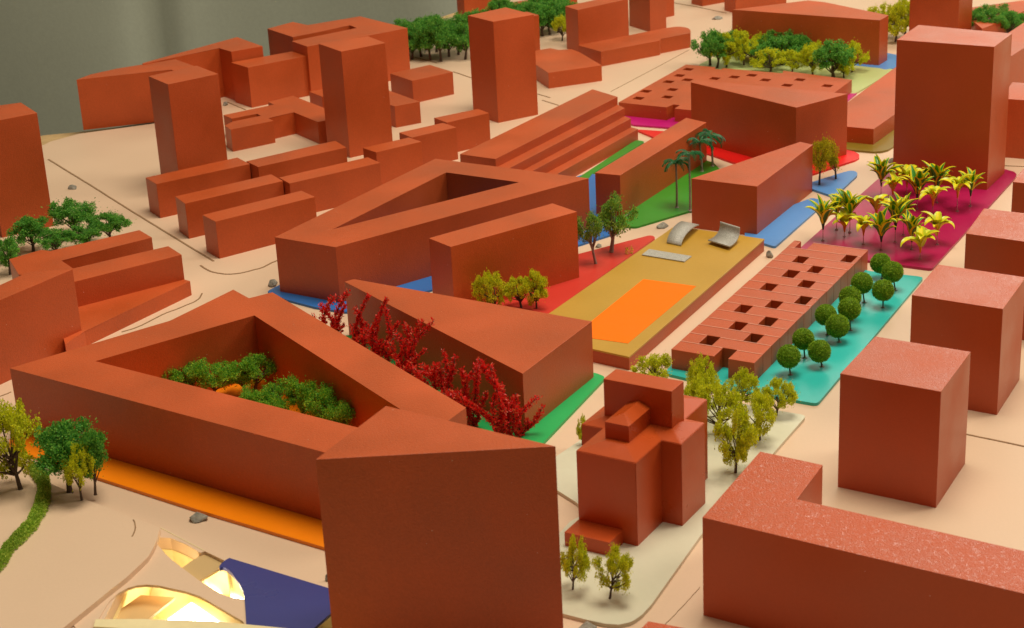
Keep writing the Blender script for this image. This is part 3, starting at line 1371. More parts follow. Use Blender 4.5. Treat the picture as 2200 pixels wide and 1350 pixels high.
   'p': [0.4864, 2.3844, 0.0022],
   'h': 0.0444,
   'w': 0.0344,
   'lean': 0.0066,
   'label': 'yellow-green tree at the right end of the mixed grove'},
  {
   'kind': 'dark',
   'p': [0.3737, 2.4483, 0.0022],
   'h': 0.0334,
   'w': 0.0403,
   'lean': 0.0,
   'label': 'dark green tree, third from the left inside the mixed grove'},
  {
   'kind': 'yellow',
   'p': [0.5712, 2.6001, 0],
   'h': 0.056,
   'w': 0.0432,
   'lean': 0.0,
   'label': 'bright yellow-green tree, leftmost of the far clump at the top edge'},
  {
   'kind': 'yellow',
   'p': [0.587, 2.5646, 0],
   'h': 0.0609,
   'w': 0.0456,
   'lean': 0.0,
   'label': 'bright yellow-green tree, second from the left of the far clump at the top edge'},
  {
   'kind': 'yellow',
   'p': [0.6097, 2.6039, 0],
   'h': 0.0575,
   'w': 0.0477,
   'lean': 0.0,
   'label': 'bright yellow-green tree, third from the left of the far clump at the top edge'},
  {
   'kind': 'dark',
   'p': [0.7083, 2.5517, 0],
   'h': 0.0448,
   'w': 0.0416,
   'lean': 0.0,
   'label': 'dark green tree, second from the left in the clump behind the huge right tower'},
  {
   'kind': 'dark',
   'p': [0.7252, 2.5383, 0],
   'h': 0.0453,
   'w': 0.0429,
   'lean': 0.0,
   'label': 'dark green tree, fourth from the left in the clump behind the huge right tower'},
  {
   'kind': 'dark',
   'p': [0.7469, 2.5426, 0],
   'h': 0.0419,
   'w': 0.0402,
   'lean': 0.0,
   'label': 'dark green tree, sixth from the left in the clump behind the huge right tower'},
  {
   'kind': 'dark',
   'p': [0.7301, 2.5945, 0],
   'h': 0.0392,
   'w': 0.0408,
   'lean': 0.0,
   'label': 'dark green tree, third from the left in the clump behind the huge right tower'},
  {
   'kind': 'dark',
   'p': [0.7464, 2.5777, 0],
   'h': 0.0431,
   'w': 0.0421,
   'lean': 0.0,
   'label': 'dark green tree, fifth from the left in the clump behind the huge right tower'},
  {
   'kind': 'dark',
   'p': [0.762, 2.5548, 0],
   'h': 0.0346,
   'w': 0.0361,
   'lean': 0.0,
   'label': 'dark green tree, seventh from the left in the clump behind the huge right tower'},
  {
   'kind': 'dark',
   'p': [0.7138, 2.5984, 0],
   'h': 0.0351,
   'w': 0.0335,
   'lean': 0.0,
   'label': 'dark green tree, leftmost in the clump behind the huge right tower'},
  {
   'kind': 'yellow',
   'p': [-0.013, 1.5382, 0.0022],
   'h': 0.0449,
   'w': 0.0287,
   'lean': -0.0074,
   'label': 'yellow-green tree at the left of the three in front of the upright slab'},
  {
   'kind': 'yellow',
   'p': [0.0091, 1.5484, 0.0022],
   'h': 0.0341,
   'w': 0.0307,
   'lean': -0.0031,
   'label': 'yellow-green tree in the middle of the three in front of the upright slab'},
  {
   'kind': 'yellow',
   'p': [0.0234, 1.5439, 0.0022],
   'h': 0.0414,
   'w': 0.0271,
   'lean': -0.0013,
   'label': 'yellow-green tree at the right of the three in front of the upright slab'},
  {
   'kind': 'sparse',
   'p': [0.0862, 1.659, 0.0022],
   'h': 0.0577,
   'w': 0.0289,
   'lean': -0.0065,
   'label': 'green tree with a pale twisted trunk on the coral sheet, the left one'},
  {
   'kind': 'sparse',
   'p': [0.1042, 1.6914, 0.0022],
   'h': 0.059,
   'w': 0.0436,
   'lean': 0.004,
   'label': 'tall spreading green tree with a pale trunk on the coral sheet, the right one'},
  {
   'kind': 'olive',
   'p': [0.3499, 1.8798, 0.0022],
   'h': 0.0527,
   'w': 0.0243,
   'lean': 0.0021,
   'label': 'olive tree with a thick trunk on the small blue triangle'},
  {
   'kind': 'olive',
   'p': [0.3722, 1.899, 0.0022],
   'h': 0.0461,
   'w': 0.0235,
   'lean': -0.0048,
   'label': 'olive tree with a leaning thin trunk on the small blue triangle'},
  {
   'kind': 'yellow',
   'p': [0.1155, 1.3424, 0.0022],
   'h': 0.0311,
   'w': 0.035,
   'lean': -0.0008,
   'label': 'low yellow-green tree behind the tall slab of the church-like block'},
  {
   'kind': 'yellow',
   'p': [0.152, 1.3199, 0],
   'h': 0.0435,
   'w': 0.0254,
   'lean': 0.0,
   'label': 'yellow-green tree in front of the plank-roofed block, directly above the church-like block'},
  {
   'kind': 'yellow',
   'p': [0.1579, 1.2526, 0.0022],
   'h': 0.0462,
   'w': 0.0354,
   'lean': -0.0015,
   'label': 'yellow-green tree with a dark straight trunk beside the church-like block'},
  {
   'kind': 'yellow',
   'p': [0.1792, 1.2951, 0.0022],
   'h': 0.0368,
   'w': 0.025,
   'lean': 0.0046,
   'label': 'yellow-green tree with a bent trunk in front of the plank-roofed block'},
  {
   'kind': 'yellow',
   'p': [0.1868, 1.2356, 0.0022],
   'h': 0.0423,
   'w': 0.0307,
   'lean': -0.0007,
   'label': 'yellow-green tree in the middle of the cream sheet, right of the trunk nearest the church'},
  {
   'kind': 'yellow',
   'p': [0.2069, 1.2799, 0.0022],
   'h': 0.0337,
   'w': 0.0271,
   'lean': 0.0038,
   'label': 'yellow-green tree at the corner of the turquoise sheet'},
  {
   'kind': 'yellow',
   'p': [0.1606, 1.1813, 0.0022],
   'h': 0.0572,
   'w': 0.0324,
   'lean': 0.0021,
   'label': 'lanky yellow-green tree reaching down to the L-shaped block'},
  {
   'kind': 'yellow',
   'p': [0.1463, 1.2811, 0.0022],
   'h': 0.0405,
   'w': 0.0278,
   'lean': -0.0019,
   'label': 'yellow-green tree half behind the right wing of the church-like block'},
  {
   'kind': 'yellow',
   'p': [0.0491, 1.2428, 0.0022],
   'h': 0.0287,
   'w': 0.0095,
   'lean': 0.0015,
   'label': 'tiny yellow-green tree tip left of the church-like block'},
  {
   'kind': 'yellow',
   'p': [0.0309, 1.0234, 0.0022],
   'h': 0.0429,
   'w': 0.02,
   'lean': 0.0029,
   'label': 'yellow-green tree with a thin bent trunk at the front of the cream sheet'},
  {
   'kind': 'yellow',
   'p': [0.0544, 1.0091, 0.0022],
   'h': 0.0405,
   'w': 0.0236,
   'lean': 0.0043,
   'label': 'yellow-green tree with a thick dark trunk at the front of the cream sheet'},
  {
   'kind': 'yellow',
   'p': [-0.3799, 1.2073, 0.0072],
   'h': 0.0755,
   'w': 0.0472,
   'lean': -0.0052,
   'label': 'large yellow-green tree at the left edge of the lower left terrain'},
  {
   'kind': 'dark',
   'p': [-0.3416, 1.2026, 0.005],
   'h': 0.0579,
   'w': 0.0475,
   'lean': 0.0029,
   'label': 'dark green tree behind the orange sheet corner at the lower left'},
  {
   'kind': 'yellow',
   'p': [-0.3293, 1.1875, 0.005],
   'h': 0.0513,
   'w': 0.026,
   'lean': 0.0014,
   'label': 'slim yellow-green tree in front of the dark green one at the lower left'},
  {
   'kind': 'dark',
   'p': [-0.321, 1.1965, 0.005],
   'h': 0.0519,
   'w': 0.0225,
   'lean': 0.0025,
   'label': 'small dark green tree at the right of the lower left trees'},
  {
   'kind': 'mid',
   'p': [-0.2921, 1.3709, 0.0022],
   'h': 0.0326,
   'w': 0.0249,
   'lean': -0.0012,
   'label': 'leftmost green tree inside the big courtyard'},
  {
   'kind': 'mid',
   'p': [-0.2735, 1.3705, 0.0022],
   'h': 0.0351,
   'w': 0.0281,
   'lean': -0.0012,
   'label': 'second green tree from the left inside the big courtyard'},
  {
   'kind': 'mid',
   'p': [-0.2544, 1.3662, 0.0022],
   'h': 0.0376,
   'w': 0.0311,
   'lean': 0.0024,
   'label': 'third green tree from the left inside the big courtyard'},
  {
   'kind': 'mid',
   'p': [-0.229, 1.3746, 0.0022],
   'h': 0.0335,
   'w': 0.0304,
   'lean': -0.0036,
   'label': 'green tree with a slanting trunk in the back row of the big courtyard'},
  {
   'kind': 'mid',
   'p': [-0.2223, 1.3816, 0.0022],
   'h': 0.0319,
   'w': 0.0297,
   'lean': 0.0056,
   'label': 'rightmost green tree of the back row inside the big courtyard'},
  {
   'kind': 'mid',
   'p': [-0.2105, 1.3205, 0.0022],
   'h': 0.0305,
   'w': 0.0271,
   'lean': -0.0015,
   'label': 'leftmost green tree of the front row inside the big courtyard'},
  {
   'kind': 'mid',
   'p': [-0.1904, 1.318, 0.0022],
   'h': 0.0345,
   'w': 0.0285,
   'lean': -0.0023,
   'label': 'second green tree from the left in the front row of the big courtyard'},
  {
   'kind': 'mid',
   'p': [-0.173, 1.3068, 0.0022],
   'h': 0.0417,
   'w': 0.029,
   'lean': -0.0011,
   'label': 'middle green tree of the front row inside the big courtyard'},
  {
   'kind': 'mid',
   'p': [-0.1581, 1.2873, 0.0022],
   'h': 0.0405,
   'w': 0.0279,
   'lean': 0.0008,
   'label': 'second green tree from the right in the front row of the big courtyard'},
  {
   'kind': 'mid',
   'p': [-0.1417, 1.268, 0.0022],
   'h': 0.0376,
   'w': 0.0223,
   'lean': 0.0019,
   'label': 'rightmost green tree of the front row, in the shaded corner of the big courtyard'},
  {
   'kind': 'mid',
   'p': [-0.1965, 1.2963, 0.0022],
   'h': 0.0297,
   'w': 0.0228,
   'lean': -0.0019,
   'label': 'lowest green tree of the front row, close to the courtyard wall'}],
 'table_edge': [[0.1649, 3.3316], [0.0291, 3.119], [-0.0842, 2.9703], [-0.1445, 2.888], [-0.2307, 2.7926], [-0.3646, 2.6586], [-0.4324, 2.4435], [-0.4774, 2.3589], [-0.5243, 2.3366], [-0.5733, 2.3223], [-0.6175, 2.3144], [-0.7027, 2.2687], [-0.8272, 2.1963], [-1.1018, 2.0169]],
 'sprig': [0.1218, 1.6844, 0.0022]}
# ------------------------------------------------------------------ materials
def mat(name, col, rough=.5, spec=.5, bump=0, bscale=900, var=0, vscale=60, col2=None, speck=0, emit=0, coat=0, metal=0, trans=0, island=None, bdist=.0006, vary=0, topbump=False, facet=0):
    M = bpy.data.materials.new(name); M.use_nodes = True; N = M.node_tree.nodes; L = M.node_tree.links
    b = N['Principled BSDF']; b.inputs['Base Color'].default_value = (*col, 1); b.inputs['Roughness'].default_value = rough
    b.inputs['Specular IOR Level'].default_value = spec; b.inputs['Metallic'].default_value = metal
    if coat: b.inputs['Coat Weight'].default_value = coat; b.inputs['Coat Roughness'].default_value = .12
    if trans: b.inputs['Transmission Weight'].default_value = trans
    if emit: b.inputs['Emission Color'].default_value = (*(col2 or col), 1); b.inputs['Emission Strength'].default_value = emit
    tc = N.new('ShaderNodeTexCoord')
    out = None
    if island:
        g = N.new('ShaderNodeNewGeometry'); r = N.new('ShaderNodeValToRGB'); L.new(g.outputs['Random Per Island'], r.inputs[0])
        e = r.color_ramp.elements; e[0].color = (*island[0], 1); e[1].color = (*island[-1], 1)
        for k, c in enumerate(island[1:-1]):
            q = e.new((k + 1) / (len(island) - 1)); q.color = (*c, 1)
        out = r.outputs[0]
        t = N.new('ShaderNodeBsdfTranslucent'); L.new(out, t.inputs[0]); mx = N.new('ShaderNodeMixShader'); mx.inputs[0].default_value = .38
        L.new(b.outputs[0], mx.inputs[1]); L.new(t.outputs[0], mx.inputs[2]); L.new(mx.outputs[0], N['Material Output'].inputs[0])
    if var:
        n = N.new('ShaderNodeTexNoise'); n.inputs['Scale'].default_value = vscale; n.inputs['Detail'].default_value = 5; L.new(tc.outputs['Object'], n.inputs[0])
        n2 = N.new('ShaderNodeTexNoise'); n2.inputs['Scale'].default_value = bscale * .6; n2.inputs['Detail'].default_value = 2; L.new(tc.outputs['Object'], n2.inputs[0])
        ad = N.new('ShaderNodeMath'); ad.operation = 'MULTIPLY_ADD'; ad.inputs[1].default_value = .45; L.new(n2.outputs[0], ad.inputs[0]); L.new(n.outputs[0], ad.inputs[2])
        mr = N.new('ShaderNodeMapRange'); mr.inputs[1].default_value = .45; mr.inputs[2].default_value = 1.0; mr.inputs[3].default_value = 1 - var; mr.inputs[4].default_value = 1 + var; L.new(ad.outputs[0], mr.inputs[0])
        mm = N.new('ShaderNodeVectorMath'); mm.operation = 'SCALE'; mm.inputs[0].default_value = col
        if out: L.new(out, mm.inputs[0])
        L.new(mr.outputs[0], mm.inputs['Scale']); out = mm.outputs[0]
        rr = N.new('ShaderNodeMapRange'); rr.inputs[1].default_value = .35; rr.inputs[2].default_value = .7; rr.inputs[3].default_value = rough - .08; rr.inputs[4].default_value = rough + .1
        L.new(n.outputs[0], rr.inputs[0]); L.new(rr.outputs[0], b.inputs['Roughness'])
    if vary and out:
        oi = N.new('ShaderNodeObjectInfo'); r_ = N.new('ShaderNodeMapRange'); r_.inputs[3].default_value = 1 - vary; r_.inputs[4].default_value = 1 + vary; L.new(oi.outputs['Random'], r_.inputs[0])
        s_ = N.new('ShaderNodeVectorMath'); s_.operation = 'SCALE'; L.new(out, s_.inputs[0]); L.new(r_.outputs[0], s_.inputs['Scale']); out = s_.outputs[0]
    if speck:
        v = N.new('ShaderNodeTexVoronoi'); v.inputs['Scale'].default_value = 95; L.new(tc.outputs['Object'], v.inputs[0])
        wn = N.new('ShaderNodeTexWhiteNoise'); L.new(v.outputs['Position'], wn.inputs[0])
        a = N.new('ShaderNodeMath'); a.operation = 'LESS_THAN'; a.inputs[1].default_value = .035; L.new(v.outputs['Distance'], a.inputs[0])
        c = N.new('ShaderNodeMath'); c.operation = 'GREATER_THAN'; c.inputs[1].default_value = 1 - speck; L.new(wn.outputs[0], c.inputs[0])
        d = N.new('ShaderNodeMath'); d.operation = 'MULTIPLY'; L.new(a.outputs[0], d.inputs[0]); L.new(c.outputs[0], d.inputs[1])
        e = N.new('ShaderNodeMath'); e.operation = 'MULTIPLY'; e.inputs[1].default_value = .55; L.new(d.outputs[0], e.inputs[0])
        x = N.new('ShaderNodeMixRGB'); x.inputs[1].default_value = (*col, 1); x.inputs[2].default_value = (.8, .72, .6, 1); L.new(e.outputs[0], x.inputs[0])
        if out: L.new(out, x.inputs[1])
        out = x.outputs[0]
    if out: L.new(out, b.inputs['Base Color'])
    if bump:
        n = N.new('ShaderNodeTexNoise'); n.inputs['Scale'].default_value = bscale; n.inputs['Detail'].default_value = 3; L.new(tc.outputs['Object'], n.inputs[0])
        bp = N.new('ShaderNodeBump'); bp.inputs['Strength'].default_value = bump; bp.inputs['Distance'].default_value = bdist; L.new(n.outputs[0], bp.inputs['Height'])
        if topbump:
            gz = N.new('ShaderNodeNewGeometry'); sz = N.new('ShaderNodeSeparateXYZ'); L.new(gz.outputs['True Normal'], sz.inputs[0]); mz = N.new('ShaderNodeMapRange'); mz.inputs[1].default_value = .3; mz.inputs[2].default_value = .9; mz.inputs[3].default_value = .25 * bump; mz.inputs[4].default_value = bump
            L.new(sz.outputs[2], mz.inputs[0]); L.new(mz.outputs[0], bp.inputs['Strength'])
        pass; L.new(bp.outputs[0], b.inputs['Normal'])
    if facet:
        vf = N.new('ShaderNodeTexVoronoi'); vf.inputs['Scale'].default_value = 640; vf.inputs['Randomness'].default_value = 1; nz_ = N.new('ShaderNodeTexNoise'); nz_.inputs['Scale'].default_value = 500; L.new(tc.outputs['Object'], nz_.inputs[0])
        mp = N.new('ShaderNodeVectorMath'); mp.operation = 'MULTIPLY_ADD'; mp.inputs[1].default_value = (.0035, .0035, .0035); L.new(nz_.outputs['Color'], mp.inputs[0]); L.new(tc.outputs['Object'], mp.inputs[2]); L.new(mp.outputs[0], vf.inputs[0])
        sb = N.new('ShaderNodeVectorMath'); sb.operation = 'SUBTRACT'; sb.inputs[1].default_value = (.5, .5, .5); L.new(vf.outputs['Color'], sb.inputs[0])
        sc_ = N.new('ShaderNodeVectorMath'); sc_.operation = 'SCALE'; sc_.inputs['Scale'].default_value = .42; L.new(sb.outputs[0], sc_.inputs[0])
        av = N.new('ShaderNodeVectorMath'); av.operation = 'ADD'; L.new(bp.outputs[0], av.inputs[0]); L.new(sc_.outputs[0], av.inputs[1])
        nm_ = N.new('ShaderNodeVectorMath'); nm_.operation = 'NORMALIZE'; L.new(av.outputs[0], nm_.inputs[0]); cs_ = N.new('ShaderNodeSeparateXYZ'); L.new(vf.outputs['Color'], cs_.inputs[0]); cw = N.new('ShaderNodeMapRange'); cw.inputs[1].default_value = .78; cw.inputs[2].default_value = .86; cw.inputs[3].default_value = facet * .10; cw.inputs[4].default_value = min(1, facet * 1.9)
        L.new(cs_.outputs[2], cw.inputs[0]); gz2 = N.new('ShaderNodeNewGeometry'); sz2 = N.new('ShaderNodeSeparateXYZ'); L.new(gz2.outputs['True Normal'], sz2.inputs[0]); tz = N.new('ShaderNodeMath'); tz.operation = 'MULTIPLY'; tz.use_clamp = True; L.new(sz2.outputs[2], tz.inputs[0]); L.new(cw.outputs[0], tz.inputs[1]); L.new(tz.outputs[0], b.inputs['Coat Weight']); b.inputs['Coat Roughness'].default_value = .07; L.new(nm_.outputs[0], b.inputs['Coat Normal'])
    return M
RED = (0.495, 0.084, 0.017)
M_red = mat('terracotta_paint', RED, .42, .48, .5, 900, .17, 14, speck=.4, vary=.06)
M_gloss = mat('terracotta_gloss_paint', (0.53, .088, .021), .38, .4, 1.0, 820, .06, 20, bdist=.0005, topbump=True, speck=.3, facet=.42)
M_satin = mat('terracotta_satin_paint', (0.50, .084, .019), .40, .45, .7, 1000, .08, 20, bdist=.0004, topbump=True, speck=.3, vary=.05, facet=.13)
M_edge = mat('paint_ridge_glare', (.70, .32, .23), .4, .5, .3, 800, .15, 200)  # paint ridges at the strip joints, coloured paler to hold their glare
M_church = mat('smooth_terracotta_paint', (0.50, .075, .012), .35, .45, .12, 500, .05, 20)
M_board = mat('beige_board', (.72, .525, .37), .5, .35, .1, 700, .035, 5, speck=.05)
M_wood = mat('plywood', (.62, .42, .2), .5, .3, .3, 200, .15, 40)
SH = dict(blue=(.03, .17, .52), blue2=(.09, .29, .68), coral=(.62, .045, .03), green=(.035, .28, .02), scarlet=(.75, .012, .01), magenta=(.42, .008, .085), magenta2=(.55, .01, .2),
          palegreen=(.52, .60, .25), olive=(.24, .17, .02), teal=(.03, .50, .46), emerald=(.015, .42, .11), orange=(1.0, .27, .004), cream=(.66, .65, .50))
M_sheet = {k: mat(k + '_sheet_plastic', c, .36, .4, .05, 300, .04, 12, speck=.12) for k, c in SH.items()}
M_gold = mat('gold_painted_card', (.52, .30, .04), .4, .4, .15, 600, .06, 15, speck=.15)
M_pool = mat('orange_fluorescent_film', (1.0, .19, .0), .65, .15, .05, 300, .02, 20)
M_grey = mat('grey_speckled_card', (.42, .41, .37), .45, .5, .5, 1400, .35, 900)
M_rock = mat('grey_stone', (.30, .285, .24), .7, .3, .8, 500, .35, 300)
M_groove = mat('brown_groove', (.30, .18, .095), .8, .2, .3, 900, .3, 400)
M_curtain = mat('grey_green_curtain', (.52, .56, .45), .9, .1, .35, 260, .10, 2.2)
M_navy = mat('navy_sheet_plastic', (.048, .055, .24), .35, .5, .05, 300, .03, 14, speck=.2)
M_trunk = mat('brown_wire_trunk', (.10, .065, .045), .6, .3, .4, 1500, .2, 300)
M_pale = mat('pale_grey_trunk', (.33, .29, .25), .6, .3, .6, 1500, .3, 300)
M_pin = mat('clear_plastic_pin', (.75, .68, .6), .08, .6, trans=.75)
M_tdark = mat('trunk_greenish', (.05, .08, .045), .6, .3)
M_leaf = {
 'dark': mat('dark_green_foam_leaves', (.03, .1, .02), .55, .3, island=[(.05, .22, .035), (.12, .42, .06), (.24, .58, .08), (.07, .30, .045), (.40, .70, .10)], var=.3, vscale=70),
 'mid': mat('green_foam_leaves', (.05, .2, .03), .55, .3, island=[(.07, .30, .03), (.16, .50, .05), (.42, .74, .05), (.10, .36, .035), (.62, .86, .06)], var=.3, vscale=70),
 'yellow': mat('yellow_green_foam_leaves', (.3, .3, .02), .55, .3, island=[(.40, .44, .02), (.72, .78, .02), (.95, .96, .03), (.52, .56, .02), (.80, .86, .03), (.30, .30, .03)], var=.3, vscale=70),
 'olive': mat('olive_foam_leaves', (.22, .2, .02), .55, .3, island=[(.3, .30, .015), (.62, .60, .02), (.8, .74, .02), (.38, .36, .015)], var=.3, vscale=70),
 'sparse': mat('green_foam_leaves_on_pale_wood', (.05, .15, .03), .55, .3, island=[(.07, .22, .03), (.17, .38, .05), (.36, .56, .07), (.44, .58, .08)], var=.25, vscale=70)}
M_ball = mat('moss_green_fibre', (.08, .16, .01), .6, .25, island=[(.05, .13, .008), (.22, .42, .02), (.55, .75, .06), (.12, .28, .012), (.34, .56, .03)])
M_redleaf = mat('crimson_flakes', (.5, .01, .01), .4, .5, island=[(.55, .006, .008), (.9, .016, .014), (.95, .05, .035), (.72, .008, .012), (.9, .24, .10)])
M_hedge = mat('hedge_green_fibre', (.1, .2, .02), .6, .2, island=[(.20, .40, .04), (.42, .62, .07), (.66, .80, .14), (.28, .48, .05)], var=.3, vscale=40)
M_palm = mat('dark_blue_green_palm', (.012, .075, .035), .45, .5, island=[(.012, .11, .045), (.03, .20, .07), (.05, .27, .09)])
M_pgreen = mat('plant_leaf_green', (.05, .28, .025), .35, .5, var=.2, vscale=300)
M_pyel = mat('plant_leaf_yellow', (.82, .70, .008), .5, .25, var=.12, vscale=300)
M_plime = mat('plant_leaf_lime', (.60, .68, .03), .35, .5, var=.12, vscale=300)
M_porange = mat('plant_stem_orange', (.8, .30, .01), .35, .5)
M_pdark = mat('plant_stem_dark', (.03, .09, .02), .4, .5)
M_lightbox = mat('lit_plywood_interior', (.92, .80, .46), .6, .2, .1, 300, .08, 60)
M_tan = mat('tan_inner_panel', (.60, .42, .20), .4, .3)
M_lamp = mat('white_light_panel', (1, 1, 1), .5, .2, emit=30.0, col2=(1.0, .90, .62))
M_acryl = mat('frosted_acrylic_edge', (.9, .78, .46), .2, .5, .1, 200, .1, 20, coat=.4)  # pale yellow base colour stands in for the acrylic bar's glow
# ------------------------------------------------------------------ helpers
def link(name, me, m_, parent=None):
    o = bpy.data.objects.new(name, me); COL.objects.link(o)
    if m_ is not None:
        for q in (m_ if isinstance(m_, list) else [m_]): me.materials.append(q)
    if parent: o.parent = parent
    return o
def tag(o, label=None, cat=None, group=None, kind=None):
    if label: o['label'] = label
    if cat: o['category'] = cat
    if group: o['group'] = group
    if kind: o['kind'] = kind
    return o
def empty(name, loc): 
    o = bpy.data.objects.new(name, None); COL.objects.link(o); o.location = loc; o.empty_display_size = .01; return o
def mesh_of(bm, name, smooth=False):
    me = bpy.data.meshes.new(name); bm.to_mesh(me); bm.free()
    if smooth: me.polygons.foreach_set('use_smooth', [True] * len(me.polygons))
    return me
def area2(p): return sum(p[i][0] * p[(i + 1) % len(p)][1] - p[(i + 1) % len(p)][0] * p[i][1] for i in range(len(p)))
def clean(p):
    p = [tuple(q[:2]) for q in p]
    return p if area2(p) > 0 else p[::-1]
def prism(bm, poly, z0, z1, holes=(), bev=.00035, bottom=False):
    poly = clean(poly); loops = [poly] + [clean(h)[::-1] for h in holes]
    es = []; side_e = []
    tops = []
    for lp in loops:
        tv = [bm.verts.new((x, y, z1)) for x, y in lp]; bv = [bm.verts.new((x, y, z0)) for x, y in lp]
        n = len(lp)
        for i in range(n):
            j = (i + 1) % n
            bm.faces.new((bv[i], bv[j], tv[j], tv[i]))
            es.append(bm.edges.get((tv[i], tv[j]))); side_e.append(bm.edges.get((bv[i], tv[i])))
        tops.append(tv)
        if bottom and lp is poly: bm.faces.new(bv[::-1])
    if len(loops) == 1: bm.faces.new(tops[0])
    else:
        r = bmesh.ops.triangle_fill(bm, edges=es, use_beauty=True, use_dissolve=False)
        for f in [g for g in r['geom'] if isinstance(g, bmesh.types.BMFace)]:
            f.normal_update()
            if f.normal.z < 0: f.normal_flip()
    if bev and len(loops) == 1:
        bmesh.ops.bevel(bm, geom=es + side_e, offset=bev, segments=2, profile=.6, affect='EDGES', clamp_overlap=True)
    return bm
def round_poly(p, r=.004, seg=4, amin=2.6):
    p = clean(p); out = []
    n = len(p)
    for i in range(n):
        a, b, c = Vector(p[i - 1]), Vector(p[i]), Vector(p[(i + 1) % n])
        u, v = (a - b), (c - b); lu, lv = u.length, v.length
        if lu < 1e-5 or lv < 1e-5: continue
        u /= lu; v /= lv
        ang = math.acos(max(-1, min(1, u.dot(v)))); d = min(r, lu * .4, lv * .4)
        if ang > amin or d < .0006: out.append(tuple(b)); continue
        p0, p1 = b + u * d, b + v * d
        for k in range(seg + 1):
            t = k / seg; out.append(tuple(p0 * (1 - t) ** 2 + b * 2 * t * (1 - t) + p1 * t * t))
    return out
def tube(bm, pts, rads, n=6, mi=0, cap=True):
    pts = [Vector(p) for p in pts]; rings = []
    for i, p in enumerate(pts):
        d = (pts[min(i + 1, len(pts) - 1)] - pts[max(i - 1, 0)]).normalized()
        a = d.cross(Vector((0.3, 1, .2))).normalized(); b = d.cross(a)
        rings.append([bm.verts.new(p + (a * math.cos(2 * PI * k / n) + b * math.sin(2 * PI * k / n)) * rads[i]) for k in range(n)])
    for i in range(len(rings) - 1):
        for k in range(n):
            f = bm.faces.new((rings[i][k], rings[i][(k + 1) % n], rings[i + 1][(k + 1) % n], rings[i + 1][k])); f.material_index = mi; f.smooth = True
    if cap:
        f = bm.faces.new(rings[-1]); f.material_index = mi
def leaf_mesh(name, pts_list, size, aspect=1.5, bend=.3):
    """pts_list: (position, outward) pairs; each gives one small folded leaf"""
    V = []; Fc = []
    for p, o in pts_list:
        d = (o + Vector((U(-1, 1), U(-1, 1), U(-.7, 1))) * .9).normalized(); s = d.cross(Vector((U(-1, 1), U(-1, 1), U(-1, 1)))).normalized(); n = d.cross(s)
        L = size * U(.6, 1.35); W = L / aspect; k = len(V)
        V += [p - d * L * .5, p + s * W * .5 + n * W * bend, p + d * L * .5, p - s * W * .5 + n * W * bend]
        Fc += [(k, k + 1, k + 2), (k, k + 2, k + 3)]
    me = bpy.data.meshes.new(name); me.from_pydata([tuple(v) for v in V], [], Fc); me.update()
    return me
def rdir():
    while True:
        v = Vector((U(-1, 1), U(-1, 1), U(-1, 1)))
        if .05 < v.length < 1: return v.normalized()
# ------------------------------------------------------------------ the setting: curtain, table, board
def structure(name, me, m_, **k): return tag(link(name, me, m_), kind='structure', **k)
bm = bmesh.new(); nx, nz = 340, 30; x0, x1 = -3.2, 4.5
grid = []
for i in range(nx + 1):
    x = x0 + (x1 - x0) * i / nx; row = []
    for k in range(nz + 1):
        z = -1.0 + 3.6 * k / nz
        y = 3.62 + .012 * math.sin(x * 9 + .6 * math.sin(z * 2)) + .02 * noise.noise(Vector((x * 2.2, z * .5, 3)))
        for fx, fw_, fd in ((-.70, .028, -.075), (-.675, .035, .03), (-.12, .05, .03), (-1.25, .04, .03), (.6, .05, .05), (1.7, .05, .05), (-.5, .12, .02)):
            y -= .42 * fd * math.exp(-((x - fx - .012 * (z - .3)) / (fw_ * 1.5)) ** 2)
        row.append(bm.verts.new((x, y, z)))
    grid.append(row)
for i in range(nx):
    for k in range(nz): bm.faces.new((grid[i][k], grid[i + 1][k], grid[i + 1][k + 1], grid[i][k + 1]))
structure('curtain', mesh_of(bm, 'curtain', True), M_curtain)
bm = bmesh.new(); prism(bm, [(-4, -.5), (5, -.5), (5, 3.9), (-4, 3.9)], -.78, -.75, bev=0); structure('floor', mesh_of(bm, 'floor'), mat('dark_floor', (.12, .11, .09), .6, .3, var=.1))
T = DATA['terrain']
# table top under the board: a rim of bare wood shows behind the board's left back edge
tb = [(-1.5, .1), (2.2, .1), (2.2, 3.40), (.6, 3.40)] + DATA['table_edge']
hc = Vector((sum(q[0] for q in T['opening']), sum(q[1] for q in T['opening']))) / len(T['opening'])
bm = bmesh.new(); prism(bm, tb, -.05, -.0095, bev=0, holes=[[tuple(hc + (Vector(q) - hc) * 1.03) for q in T['opening']]])
structure('table_top', mesh_of(bm, 'table_top'), M_wood)
bm = bmesh.new(); prism(bm, DATA['board'], -.009, 0, holes=[T['opening']]); structure('board', mesh_of(bm, 'board'), M_board)
